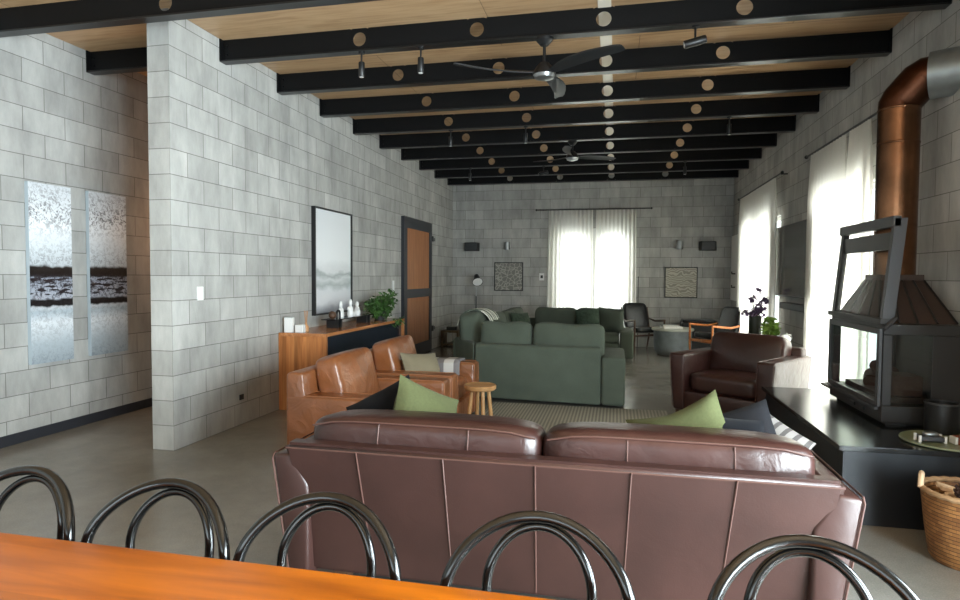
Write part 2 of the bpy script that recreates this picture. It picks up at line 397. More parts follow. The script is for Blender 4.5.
def lathe(bm, prof, seg=32, c=(0, 0, 0), mat=None):
    t = bmesh.new(); rings = []
    for r, z in prof:
        if r < 1e-5: rings.append([t.verts.new((0, 0, z))])
        else: rings.append([t.verts.new((r*math.cos(2*PI*i/seg), r*math.sin(2*PI*i/seg), z)) for i in range(seg)])
    for a, b in zip(rings, rings[1:]):
        for i in range(seg):
            j = (i+1) % seg
            if len(a) == 1 and len(b) == 1: continue
            if len(a) == 1: t.faces.new((a[0], b[j], b[i]))
            elif len(b) == 1: t.faces.new((a[i], a[j], b[0]))
            else: t.faces.new((a[i], a[j], b[j], b[i]))
    bmesh.ops.recalc_face_normals(t, faces=t.faces[:])
    for v in t.verts: v.co += Vector(c)
    merge(bm, t, mat); return bm
def tube(bm, pts, r, seg=10, closed=False, mat=None):
    """round tube along points; r a number or a list"""
    pts = [Vector(p) for p in pts]; n = len(pts); t = bmesh.new(); rings = []
    up = Vector((0, 0, 1)); prev = None
    for i, p in enumerate(pts):
        a = pts[(i-1) % n] if (closed or i > 0) else p
        b = pts[(i+1) % n] if (closed or i < n-1) else p
        d = (b-a).normalized()
        if prev is None:
            x = d.cross(up)
            if x.length < 1e-3: x = d.cross(Vector((1, 0, 0)))
        else: x = prev - d*prev.dot(d)
        x.normalize(); prev = x; y = d.cross(x)
        rr = r[i] if isinstance(r, (list, tuple)) else r
        rings.append([t.verts.new(p + (x*math.cos(2*PI*k/seg) + y*math.sin(2*PI*k/seg))*rr) for k in range(seg)])
    m = n if closed else n-1
    for i in range(m):
        a, b = rings[i], rings[(i+1) % n]
        for k in range(seg):
            l = (k+1) % seg; t.faces.new((a[k], a[l], b[l], b[k]))
    if not closed:
        t.faces.new(rings[0][::-1]); t.faces.new(rings[-1])
    bmesh.ops.recalc_face_normals(t, faces=t.faces[:])
    merge(bm, t, mat); return bm
def cyl(bm, p, q, r, seg=20, mat=None): return tube(bm, [p, q], r, seg, mat=mat)
def prism(bm, poly, h0, h1, axis='y', bev=0, mat=None, seg=2):
    """polygon of 2D points extruded along axis: 'y' takes (x,z), 'z' takes (x,y), 'x' takes (y,z)"""
    t = bmesh.new()
    def P(a, b, h): return {'y': (a, h, b), 'z': (a, b, h), 'x': (h, a, b)}[axis]
    v0 = [t.verts.new(P(a, b, h0)) for a, b in poly]; v1 = [t.verts.new(P(a, b, h1)) for a, b in poly]
    t.faces.new(v0); t.faces.new(v1[::-1])
    n = len(poly)
    for i in range(n): t.faces.new((v0[i], v1[i], v1[(i+1) % n], v0[(i+1) % n]))
    bmesh.ops.recalc_face_normals(t, faces=t.faces[:])
    if bev: bmesh.ops.bevel(t, geom=t.edges[:], offset=bev, segments=seg, affect='EDGES', profile=0.5)
    merge(bm, t, mat); return bm
def soft(bm, c, s, n=10, p=5, puff=(0, 0, 0), rot=None, seed=0, wob=0.0, sag=0):
    """upholstery cushion: rounded box with exponent p, each pair of faces puffed out"""
    t = bmesh.new(); bmesh.ops.create_cube(t, size=2)
    bmesh.ops.subdivide_edges(t, edges=t.edges[:], cuts=n, use_grid_fill=True)
    rnd = random.Random(seed); ph = [rnd.uniform(0, 6) for _ in range(6)]
    for v in t.verts:
        q = v.co.copy(); mx = max(abs(q.x), abs(q.y), abs(q.z))
        nn = (abs(q.x)**p+abs(q.y)**p+abs(q.z)**p)**(1/p)
        q = q*(mx/nn)
        k = [1+puff[0]*(1-q.y**2)*(1-q.z**2), 1+puff[1]*(1-q.x**2)*(1-q.z**2), 1+puff[2]*(1-q.x**2)*(1-q.y**2)]
        ww = 1+wob*(math.sin(3.1*q.x+ph[0]+2*q.z)+math.sin(4.3*q.z+ph[1]+q.x*2.2)+math.sin(5*q.x+ph[2]))/3
        w = Vector((q.x*k[0]*s[0]/2, q.y*k[1]*ww*s[1]/2, q.z*k[2]*s[2]/2))
        if sag and q.z > 0: w.z -= sag*q.z*(1-q.x**2)*(0.6+0.4*math.sin(3*q.x+ph[3]))
        v.co = w
    m = Matrix.Translation(Vector(c)) @ ((rot or Euler((0, 0, 0))).to_matrix().to_4x4())
    merge(bm, t, m); return bm
def pillow(bm, w, h, th, mat, n=18, seed=0, dent=0.0):
    """scatter cushion: pinched square corners, seam around; lies in local XZ, thickness along Y"""
    t = bmesh.new(); g = {}
    rnd = random.Random(seed); ph = [rnd.uniform(0, 6) for _ in range(4)]
    for side in (1, -1):
        for i in range(n+1):
            for j in range(n+1):
                u = -1+2*i/n; v = -1+2*j/n
                edge = i in (0, n) or j in (0, n)
                key = (i, j, 0 if edge else side)
                if key in g: continue
                e = (max(0, 1-abs(u)**2.6)**0.55)*(max(0, 1-abs(v)**2.6)**0.55)
                y = side*th/2*e*(1+0.07*math.sin(5*u+ph[0]+3*v)+0.06*math.sin(6*v+ph[1]))
                pin = 1-0.06*(1-u*u)*abs(v)**3-0.0
                pix = 1-0.06*(1-v*v)*abs(u)**3
                z = v*h/2*pin
                if dent and v > 0: z -= dent*(1-abs(u)**1.5)*v
                g[key] = t.verts.new((u*w/2*pix, y, z))
    for side in (1, -1):
        for i in range(n):
            for j in range(n):
                def k(a, b): return g[(a, b, 0 if (a in (0, n) or b in (0, n)) else side)]
                f = [k(i, j), k(i+1, j), k(i+1, j+1), k(i, j+1)]
                t.faces.new(f if side < 0 else f[::-1])
    merge(bm, t, mat); return bm
def TR(loc, rx=0, ry=0, rz=0):
    return Matrix.Translation(Vector(loc)) @ Euler((rx, ry, rz), 'XYZ').to_matrix().to_4x4()

RX, CEIL = 5.63, 3.48       # right wall plane, ceiling
XL = -1.40                  # left wall plane
YB = -17.0                  # wall behind the camera
# ================================================================== SETTING
def wall_openings(a0, a1, holes, zt, put):
    """split a wall span into boxes around openings; holes = [(s0,s1,z0,z1)]"""
    cur = a0
    for s0, s1, z0, z1 in sorted(holes):
        put(cur, s0, 0, zt)
        if z0 > 0: put(s0, s1, 0, z0)
        put(s0, s1, z1, zt); cur = s1
    put(cur, a1, 0, zt)
b = B(); bx(b, XL-0.2, RX+0.2, YB-0.2, 0.2, -0.1, 0); struct('floor', b, M['floor'])
b = B(); bx(b, XL-0.2, RX+0.2, YB-0.2, 0.2, CEIL, CEIL+0.1); struct('ceiling', b, M['ply'])
FW = (2.16, 3.77, 0, 2.40)
b = B(); wall_openings(XL-0.2, RX+0.2, [FW], CEIL, lambda p, q, z0, z1: bx(b, p, q, 0, 0.2, z0, z1)); struct('wall_far', b, M['block_far'])
W2 = (-3.55, -1.55, 0, 2.28); W3 = (-6.85, -5.38, 0, 2.28); W4 = (-14.5, -10.5, 0.05, 2.3)  # W4 is an assumed opening, out of view behind the camera
b = B(); wall_openings(YB, 0, [W2, W3, W4], CEIL, lambda p, q, z0, z1: bx(b, RX, RX+0.2, p, q, z0, z1)); struct('wall_right', b, M['block_right'])
b = B(); bx(b, XL-0.2, XL, YB, 0, 0, CEIL); struct('wall_left', b, M['block_left'])
b = B(); bx(b, -0.195, 0, -8.49, 0, 0, CEIL-0.001); o = struct('wall_partition', b, [M['block_part'], M['block_end']])
for p in o.data.polygons:
    if p.normal.y < -0.9: p.material_index = 1
W5 = (-0.7, 3.9, 0.3, 2.6)  # assumed opening, added to let light in from behind
b = B(); wall_openings(XL-0.2, RX+0.2, [W5], CEIL, lambda p, q, z0, z1: bx(b, p, q, YB-0.2, YB, z0, z1)); struct('wall_back', b, M['block_far'])
b = B(); bx(b, XL, XL+0.012, YB, 0, 0, 0.09, 0.002); struct('baseboard_left', b, M['dark_skirt'])
b = B(); bx(b, 3.265, 3.365, YB, 0, CEIL-0.006, CEIL); struct('ceiling_light_streak', b, M['light_streak'])  # streak of light on the ceiling, painted as a thin pale strip
def window(name, axis, s0, s1, z0, z1, plane, parts, inward, f=0.055):
    """frame with stiles and panes; axis 'x' = in a wall along X (plane is Y)"""
    root = B()
    def put(bm, a, c, d, e, t=0.05):
        off = plane - inward*0.10
        if axis == 'x': bx(bm, a, c, off-t/2, off+t/2, d, e)
        else: bx(bm, off-t/2, off+t/2, a, c, d, e)
    put(root, s0, s1, z1-f, z1); put(root, s0, s1, z0, z0+f)
    n = parts
    for i in range(n+1):
        x = s0+(s1-s0)*i/n
        a = max(s0, x-f/2-(0.02 if 0 < i < n else 0)); c = min(s1, x+f/2+(0.02 if 0 < i < n else 0))
        if i == 0: a, c = s0, s0+f
        if i == n: a, c = s1-f, s1
        put(root, a, c, z0+f, z1-f)
    o = struct(name, root, M['white_frame'])
    for i in range(n):
        g = B(); put(g, s0+(s1-s0)*i/n+f/2, s0+(s1-s0)*(i+1)/n-f/2, z0+f, z1-f, 0.008)
        obj('pane', g, M['glass'], o)
    return o
win1 = window('window_1', 'x', *FW, 0, 2, -1, 0.13)
b = B(); tube(b, [(2.965, 0.08, 1.02), (2.965, 0.045, 1.02), (2.965, 0.045, 1.14)], 0.008, 8); obj('handle', b, M['steel'], win1, True)
window('window_2', 'y', *W2, RX, 2, -1)
window('window_3', 'y', *W3, RX, 2, -1)
window('window_4_assumed', 'y', *W4, RX, 3, -1)  # assumed window, never in view, added to light the left walls
window('window_5_assumed', 'x', *W5, YB, 3, 1)  # assumed window behind the camera, added as a light source
# sliding timber door on the partition
d1 = B()
for (y0, y1, z0, z1) in ((-3.22, -3.06, 0.02, 2.38), (-1.83, -1.68, 0.02, 2.38), (-3.06, -1.83, 2.20, 2.38), (-3.06, -1.83, 1.03, 1.18), (-3.06, -1.83, 0.02, 0.22)):
    bx(d1, 0.004, 0.056, y0, y1, z0, z1)
door = struct('door_1', d1, M['dark_skirt'])
for z0, z1 in ((1.18, 2.20), (0.22, 1.03)):
    b = B(); bx(b, 0.012, 0.042, -3.06, -1.83, z0, z1); obj('timber_panel', b, M['door_wood'], door)
for z in (2.1, 0.42):
    b = B(); bx(b, 0.0, 0.07, -1.68, -1.60, z-0.05, z+0.05, 0.004); bx(b, 0.02, 0.05, -1.60, -1.45, z-0.035, z+0.025, 0.004)
    obj('bracket', b, M['black'], door)

# ceiling beams with round service holes through the web
def beam(x0, x1, y, hx, label, zt=CEIL):
    zb, zh, r = 3.28, 3.39, 0.058
    t = thing('ceiling_beam', label, 'beam', (0, y, 0), 0, 'black steel ceiling beams')
    bm = B(); yw = 0.005
    z0, z1 = zb+0.012, zt-0.001
    cells = []; cur = x0
    hs = sorted(h for h in hx if x0+0.1 < h < x1-0.1)
    for h in hs:
        bx(bm, cur, h-0.08, -yw, yw, z0, z1)
        n = 32; out = []; 
        for k in range(n):
            a = 2*PI*k/n; c, s = math.cos(a), math.sin(a)
            zz = (z1-zh) if s > 0 else (zh-z0)
            m = min(0.08/abs(c) if abs(c) > 1e-6 else 9, zz/abs(s) if abs(s) > 1e-6 else 9)
            out.append((h+c*m, zh+s*m))
        for sgn in (-1, 1):
            vi = [bm.verts.new((h+r*math.cos(2*PI*k/n), sgn*yw, zh+r*math.sin(2*PI*k/n))) for k in range(n)]
            vo = [bm.verts.new((p[0], sgn*yw, p[1])) for p in out]
            if sgn < 0: first = vi
            for k in range(n):
                l = (k+1) % n
                f = (vi[k], vi[l], vo[l], vo[k])
                bm.faces.new(f if sgn > 0 else f[::-1])
        for k in range(n):
            l = (k+1) % n; bm.faces.new((first[k], first[l], vi[l], vi[k]))
        cur = h+0.08
    bx(bm, cur, x1, -yw, yw, z0, z1)
    obj('web', bm, M['beam'], t)
    bm = B(); bx(bm, x0, x1, -0.048, 0.048, zb, zb+0.012, 0.002); obj('flange', bm, M['flange'], t)
    bm = B(); bx(bm, x0, x0+0.01, -0.048, 0.048, z0, z1); 
    if x1 > 5: bx(bm, x1-0.01, x1, -0.048, 0.048, z0, z1)
    for zz in (3.35, 3.42):
        cyl(bm, (x0+0.045, -0.005, zz), (x0+0.045, -0.018, zz), 0.011, 6)
    obj('end_cleat', bm, M['beam'], t)
    return t
YB0, SP = -7.8172, 0.9286
HX = [1.3, 2.31, 3.31, 4.32]
ordn = ['nearest', 'second', 'third', 'fourth', 'fifth', 'sixth', 'seventh', 'eighth', 'ninth', 'farthest']
beam(XL, RX, YB0-SP, [0.19]+HX[1:] if False else [0.19, 1.25, 2.31, 3.31, 4.32], 'nearest black steel ceiling beam, spanning from the painted-canvas wall above the partition end')
for k in range(9):
    if k < 8: lb = f'{ordn[k+1]} black steel ceiling beam from the camera, starting at the block partition'
    else: lb = 'farthest black steel ceiling beam, closest to the curtained end wall'
    beam(0.002, RX-0.002, YB0+k*SP, HX, lb)
beam(XL+0.002, -0.197, YB0, [], 'short black steel beam above the passage behind the block partition')

# ================================================================== CURTAINS AND RODS
def curtain(name, label, axis, s0, s1, plane, z0, z1, waves, amp=0.03, bow=None):
    bm = B(); n = waves*8; rows = []
    for j, z in enumerate((z0, z0+0.6, (z0+z1)/2, z1-0.5, z1)):
        row = []
        for i in range(n+1):
            u = i/n; s = s0+(s1-s0)*u
            a = amp*(0.8+0.35*math.sin(7*u+1.3))*(0.3 if j == 4 else 1)
            off = a*math.sin(2*PI*waves*u+0.35*math.sin(j))
            flare = (0.03*(1-z/z1))*(-1 if u < .5 else 1)*abs(2*u-1)**3
            if axis == 'x': row.append(bm.verts.new((s+flare, plane+off, z)))
            else: row.append(bm.verts.new((plane+off, s+flare, z)))
        rows.append(row)
    for a, c in zip(rows, rows[1:]):
        for i in range(n): bm.faces.new((a[i], a[i+1], c[i+1], c[i]))
    o = obj(name, bm, M['sheer'], None, True)
    return tag(o, label, 'curtain', 'sheer white curtains')
def rod(label, axis, s0, s1, plane, z, inward):
    t = thing('curtain_rod', label, 'curtain rod', (0, 0, 0), 0)
    def P(s, d=0, zz=z): return (s, plane+d, zz) if axis == 'x' else (plane+d, s, zz)
    b = B(); cyl(b, P(s0), P(s1), 0.011, 10); obj('pole', b, M['black'], t, True)
    for s in (s0, s1):
        b = B(); d = 0.03 if s == s1 else -0.03
        tube(b, [P(s), P(s+d*0.5), P(s+d)], [0.018, 0.022, 0.010], 10); obj('finial', b, M['black'], t, True)
    L = s1-s0
    for s in (s0+0.12, s1-0.12):
        b = B(); tube(b, [P(s), P(s, inward*0.098)], 0.009, 8); obj('bracket', b, M['black'], t)
ZR = 2.77
rod('black curtain rod above the window on the end wall', 'x', 1.82, 4.08, -0.1, ZR, 1)
curtain('curtain', 'left sheer white curtain on the end wall window', 'x', 2.06, 2.955, -0.1, 0.03, ZR-0.015, 11)
curtain('curtain', 'right sheer white curtain on the end wall window', 'x', 3.02, 3.80, -0.1, 0.03, ZR-0.015, 10)
rod('black curtain rod above the right wall window beyond the television', 'y', -4.08, -1.25, RX-0.13, ZR, 1)
curtain('curtain', 'sheer white curtain on the right wall nearest the armchair with teak arms', 'y', -2.55, -1.4, RX-0.13, 0.03, ZR-0.015, 12)
curtain('curtain', 'sheer white curtain on the right wall just beyond the television', 'y', -3.76, -2.6, RX-0.13, 0.03, ZR-0.015, 12)
rod('black curtain rod above the right wall window nearest the fireplace', 'y', -7.3, -5.13, RX-0.13, ZR, 1)
curtain('curtain', 'sheer white curtain on the camera side of the television', 'y', -6.33, -5.30, RX-0.13, 0.03, ZR-0.015, 12)
curtain('curtain', 'sheer white curtain partly hidden behind the copper flue', 'y', -6.90, -6.44, RX-0.13, 0.03, ZR-0.015, 9)

b = B(); cyl(b, (3.86, -0.11, 0.0), (3.86, -0.11, 1.42), 0.008, 8); tag(obj('curtain_wand', b, M['black'], None, True), 'thin black upright rod at the right edge of the end wall curtains', 'curtain wand')

# ================================================================== DINING TABLE AND BENTWOOD CHAIRS
t = thing('dining_table', 'long orange-brown timber dining table in the foreground', 'table', (3.0, -11.95, 0))
b = B(); bx(b, -2.4, 2.0, -0.50, 0.515, 0.71, 0.75, 0.006); obj('tabletop', b, M['table'], t)
b = B(); bx(b, -2.2, 1.8, -0.38, 0.36, 0.62, 0.71, 0.004); obj('apron', b, M['table'], t)
for sx in (-2.05, 1.65):
    for sy in (-0.34, 0.32):
        b = B(); bx(b, sx-0.04, sx+0.04, sy-0.04, sy+0.04, 0, 0.71, 0.005); obj('leg', b, M['table'], t)

def bent_chair(label):
    """bentwood cafe chair; seat toward -Y, back at +Y"""
    t = thing('bentwood_chair', label, 'chair', (0, 0, 0), 0, 'black bentwood chairs along the dining table')
    # outer hoop: from seat sides up and over, bowed backwards and reclined
    def hoop(hw, zc, hz, y0, lean, foot):
        half = []
        for k in range(7):
            u = k/6; z = 0.45+(zc-0.45)*u; half.append((hw*(foot+(1-foot)*math.sin(u*PI/2)), z))
        for k in range(1, 15):
            a = k/14*PI/2; half.append((hw*math.cos(a), zc+hz*math.sin(a)))
        pts = half+[(-x, z) for x, z in half[::-1][1:]]
        return [(x, y0+lean*(z-0.46)/0.4+0.07*(1-(x/0.21)**2), z) for x, z in pts]
    b = B(); tube(b, hoop(0.204, 0.70, 0.160, 0.09, 0.05, 0.84), 0.0135, 14); obj('outer_hoop', b, M['bentwood'], t, True)
    b = B(); tube(b, hoop(0.120, 0.70, 0.134, 0.105, 0.05, 0.80), 0.0115, 14); obj('inner_hoop', b, M['bentwood'], t, True)
    b = B(); lathe(b, [(0.0, 0.455), (0.17, 0.457), (0.195, 0.47), (0.205, 0.462), (0.205, 0.435), (0.18, 0.43), (0, 0.43)], 32); obj('seat', b, M['bentwood'], t, True)
    b = B(); tube(b, [(0.15*math.cos(2*PI*i/28), 0.15*math.sin(2*PI*i/28), 0.22) for i in range(28)], 0.009, 8, True); obj('hoop_stretcher', b, M['bentwood'], t, True)
    for sx in (-1, 1):
        b = B(); tube(b, [(sx*0.14, -0.13, 0.44), (sx*0.155, -0.15, 0.22), (sx*0.18, -0.18, 0.0)], [0.016, 0.014, 0.011], 10); obj('leg', b, M['bentwood'], t, True)
        b = B(); tube(b, [(sx*0.178, 0.11, 0.45), (sx*0.15, 0.14, 0.22), (sx*0.17, 0.20, 0.0)], [0.0125, 0.013, 0.011], 10); obj('leg', b, M['bentwood'], t, True)
    return t
spots = [(1.84, 'leftmost black bentwood chair, cut off by the left edge of the photo'),
         (2.30, 'second black bentwood chair from the left at the timber table'),
         (2.745, 'third black bentwood chair from the left, before the left end of the brown sofa'),
         (3.27, 'fourth black bentwood chair from the left, in front of the middle of the brown sofa'),
         (3.835, 'rightmost black bentwood chair, in front of the right end of the brown sofa')]
c0 = bent_chair(spots[0][1])
for i, (x, lb) in enumerate(spots):
    o = c0 if i == 0 else dup(c0, (0, 0, 0), 0, lb)
    o.location = (x, -11.50, 0)  # back rails stand just past the table edge

# ================================================================== BROWN LEATHER THREE-SEATER (back to the camera)
def brown_sofa():
    t = thing('leather_sofa', 'large dark brown leather three-seat sofa with its back to the dining table', 'sofa', (3.14, -10.3, 0))
    A = M['brown']
    b = B(); bx(b, -1.0, 1.0, 0.10, 0.86, 0.10, 0.32, 0.02); obj('base', b, A, t, True)
    b = B()
    tt = bmesh.new()
    # back panel: narrower at the foot, leaning slightly
    v = [tt.verts.new(p) for p in [(-1.02, 0.07, 0.10), (1.02, 0.07, 0.10), (1.11, 0.0, 0.685), (-1.11, 0.0, 0.685),
                                   (-1.02, 0.17, 0.10), (1.02, 0.17, 0.10), (1.11, 0.10, 0.685), (-1.11, 0.10, 0.685)]]
    for f in ((0, 1, 2, 3), (5, 4, 7, 6), (4, 0, 3, 7), (1, 5, 6, 2), (3, 2, 6, 7), (4, 5, 1, 0)): tt.faces.new([v[i] for i in f])
    bmesh.ops.recalc_face_normals(tt, faces=tt.faces[:]); bmesh.ops.bevel(tt, geom=tt.edges[:], offset=0.02, segments=3, affect='EDGES')
    merge(b, tt); obj('back_panel', b, M['brown_flat'], t, True)
    for x in (-0.77, -0.39, -0.01, 0.36, 0.74):
        b = B(); tube(b, [(x*0.93, 0.068, 0.12), (x, -0.001, 0.665)], 0.0035, 6); obj('seam', b, M['brown_pipe'], t)
    b = B(); tube(b, [(-1.10, 0.004, 0.664), (1.10, 0.004, 0.664)], 0.004, 6); obj('top_piping', b, M['brown_pipe'], t)
    for s in (-1, 1):
        b = B(); prism(b, [(s*1.0, 0.08), (s*1.09, 0.08), (s*1.17, 0.625), (s*1.08, 0.64), (s*1.00, 0.50)], 0.012, 0.93, 'y', 0.018, seg=3)
        obj('arm', b, M['brown_flat'], t, True)
        b = B(); tube(b, [(s*1.09, 0.012, 0.10), (s*1.167, 0.012, 0.612), (s*1.168, 0.03, 0.63), (s*1.168, 0.92, 0.63)], 0.004, 6)
        obj('arm_piping', b, M['brown_pipe'], t)
    for i, x in enumerate((-0.525, 0.525)):
        b = B(); soft(b, (x, 0.25, 0.655), (1.05, 0.33, 0.25), 14, 5.5, (0.0, 0.04, 0.06), Euler((-0.10, 0, 0)), seed=i, wob=0.02)
        c = obj('back_cushion', b, A, t, True)
        b = B()
        for z, yy in ((0.772, 0.098),):
            tube(b, [(x+dx, yy+0.012*(abs(dx)/.5)**4, z-0.03*(abs(dx)/.5)**6) for dx in [k/10-0.5 for k in range(11)]], 0.004, 6)
        for xx in (x-0.18, x+0.22):
            tube(b, [(xx, 0.078, 0.66), (xx, 0.079, 0.70), (xx, 0.094, 0.765)], 0.003, 6)
        obj('seam', b, M['brown_pipe'], c)
        b = B(); soft(b, (x*0.96, 0.60, 0.39), (1.0, 0.66, 0.17), 8, 6, (0, 0, 0.15)); obj('seat_cushion', b, A, t, True)
    for sx in (-0.9, 0.9):
        for y in (0.16, 0.8):
            b = B(); bx(b, sx-0.03, sx+0.03, y-0.03, y+0.03, 0, 0.10); obj('foot', b, M['dark_wood'], t)
    return t
brown_sofa()
def cushion(name, label, w, h, th, m, mat, seed=0, group=None, dent=0.0):
    b = B(); pillow(b, w, h, th, None, seed=seed, dent=dent); o = obj(name, b, mat, None, True)
    o.matrix_world = m; tag(o, label, 'cushion', group); return o
cushion('cushion', 'charcoal cushion resting at the left end of the brown sofa', 0.40, 0.40, 0.15, TR((2.27, -9.70, 0.645), -0.6, -0.50, 0.1), M['navy'], 1)
cushion('cushion', 'olive green cushion standing on its corner at the left of the brown sofa', 0.40, 0.40, 0.16, TR((2.49, -9.74, 0.66), -0.35, 0.45, 0.85), M['green_cush'], 2)
cushion('cushion', 'olive green cushion propped at the right of the brown sofa', 0.44, 0.38, 0.16, TR((3.74, -9.80, 0.655), -0.35, -0.42, -0.2), M['green_cush'], 3, dent=0.03)
cushion('cushion', 'dark grey cushion beside the right olive cushion on the brown sofa', 0.40, 0.38, 0.14, TR((4.0, -9.62, 0.605), -0.45, -0.38, -0.2), M['grey_cush'], 4)
cushion('cushion', 'slumped charcoal cushion half hidden between the right olive cushion and the dark grey one', 0.34, 0.30, 0.15, TR((3.92, -9.82, 0.655), -0.5, 0.1, 0.1), M['navy'], 8)
cushion('cushion', 'small pale striped cushion tucked against the right arm of the brown sofa', 0.32, 0.32, 0.12, TR((4.13, -9.58, 0.60), -0.4, 0.45, -0.7), M['stripe_cush'], 5)

# ================================================================== TAN CLUB CHAIRS
def club_chair(label, loc, rz, mat, pipe, W=1.02, D=0.93, arm=0.565, back=0.73, aw=0.2, cushh=0.44, group=None, name='leather_armchair', flare=0.0, cw=None):
    """faces local -Y ... front edge at -D/2"""
    t = thing(name, label, 'armchair', loc, rz, group)
    h = D/2
    b = B(); bx(b, -W/2+aw*0.8, W/2-aw*0.8, -h+0.02, h-0.05, 0.07, 0.27, 0.02); obj('base', b, mat, t, True)
    for s in (-1, 1):
        x0, x1 = s*(W/2-aw), s*W/2
        b = B(); prism(b, [(x0, 0.07), (x1-s*flare, 0.07), (x1, arm), (x0, arm)], -h, h, 'y', 0.028, seg=3); obj('arm', b, mat, t, True)
        b = B()
        for xx, x2 in ((x0, x0), (x1-s*flare, x1)):
            tube(b, [(xx+s*0.0*1, -h-0.001, 0.10), (x2-(s*0.012 if x2 == x1 else -s*0.012), -h+0.002, arm-0.02), (x2-(s*0.012 if x2 == x1 else -s*0.012), -h+0.03, arm-0.002), (x2-(s*0.012 if x2 == x1 else -s*0.012), h-0.1, arm-0.002)], 0.0042, 6)
        obj('arm_piping', b, pipe, t)
    b = B(); prism(b, [(h, 0.07), (h, back-0.02), (h-0.03, back), (h-0.13, back-0.005), (h-0.20, 0.07)], -W/2+flare+0.006, W/2-flare-0.006, 'x', 0.02, seg=3)
    obj('back', b, mat, t, True)
    iw = (cw or (W-2*aw))
    b = B(); soft(b, (0, -0.08, 0.36), (iw, D-0.26, 0.19), 10, 7, (0, 0.02, 0.12)); c = obj('seat_cushion', b, mat, t, True)
    b = B(); soft(b, (0, h-0.25, 0.42+cushh/2-0.04), (iw+0.05, 0.20, cushh), 14, 8, (0, 0.45, 0.02), Euler((-0.22, 0, 0)), seed=int(loc[1]*10), wob=0.05)
    c = obj('back_cushion', b, mat, t, True)
    b = B(); pts = []
    for k in range(32):
        a = 2*PI*k/32; cc, ss = math.cos(a), math.sin(a)
        pts.append(Vector(((iw/2-0.005)*math.copysign(abs(cc)**0.35, cc), -0.055, (cushh/2-0.005)*math.copysign(abs(ss)**0.35, ss))))
    R = Matrix.Translation((0, h-0.25, 0.42+cushh/2-0.04)) @ Euler((-0.22, 0, 0)).to_matrix().to_4x4()
    tube(b, [R @ p for p in pts], 0.004, 6, True); obj('piping', b, pipe, c)
    for sx in (-W/2+0.08, W/2-0.08):
        for y in (-h+0.08, h-0.1):
            b = B(); bx(b, sx-0.025, sx+0.025, y-0.025, y+0.025, 0, 0.07); obj('foot', b, M['dark_wood'], t)
    return t
G = 'tan leather armchairs'
club_chair('nearer tan leather armchair, beside the near end of the timber console', (1.63, -8.29, 0), PI/2, M['tan'], M['tan_pipe'], group=G)
club_chair('farther tan leather armchair, holding a beige cushion and plaid throw', (1.63, -7.22, 0), PI/2, M['tan'], M['tan_pipe'], group=G)
cushion('cushion', 'beige cushion on the farther tan armchair', 0.46, 0.40, 0.15, TR((1.72, -7.36, 0.52), -0.45, 0.1, 1.1), M['beige_cush'], 6)
def throw():
    bm = B(); nx, ny = 14, 10; g = []
    for i in range(nx+1):
        row = []
        for j in range(ny+1):
            u, v = i/nx, j/ny
            x = 1.34+u*0.62
            # runs across the far arm: from the seat up and over the arm
            s = v*0.55
            if s < 0.2: y, z = -6.945-0.012, 0.39+s
            elif s < 0.4: y, z = -6.945+(s-0.2), 0.578
            else: y, z = -6.708, 0.578-(s-0.4)
            row.append(bm.verts.new((x, y, z+0.004*math.sin(9*u))))
        g.append(row)
    for i in range(nx):
        for j in range(ny): bm.faces.new((g[i][j], g[i+1][j], g[i+1][j+1], g[i][j+1]))
    o = obj('throw_blanket', bm, M['plaid'], None, True)
    md = o.modifiers.new('thick', 'SOLIDIFY'); md.thickness = 0.012; md.offset = 1
    tag(o, 'grey and white plaid throw over the far arm of the tan armchair', 'blanket')
throw()

# three-legged-look timber stool
t = thing('timber_stool', 'small round pale timber stool in front of the tan armchair', 'stool', (2.285, -7.5, 0.012))
b = B(); lathe(b, [(0, 0.41), (0.13, 0.41), (0.14, 0.42), (0.142, 0.445), (0.136, 0.453), (0.12, 0.45), (0, 0.447)], 36); obj('seat', b, M['stool_wood'], t, True)
for a in (0.5, 0.5+PI/2, 0.5+PI, 0.5+1.5*PI):
    b = B(); tube(b, [(0.075*math.cos(a), 0.075*math.sin(a), 0.415), (0.12*math.cos(a), 0.12*math.sin(a), 0.0)], [0.017, 0.019], 12); obj('leg', b, M['stool_wood'], t, True)

# ================================================================== RUG
b = B(); bx(b, 2.12, 3.97, -9.34, -6.045, 0.0, 0.012, 0.003); tag(obj('rug', b, M['rug']), 'ribbed grey-beige rug on the concrete floor between the sofas', 'rug')

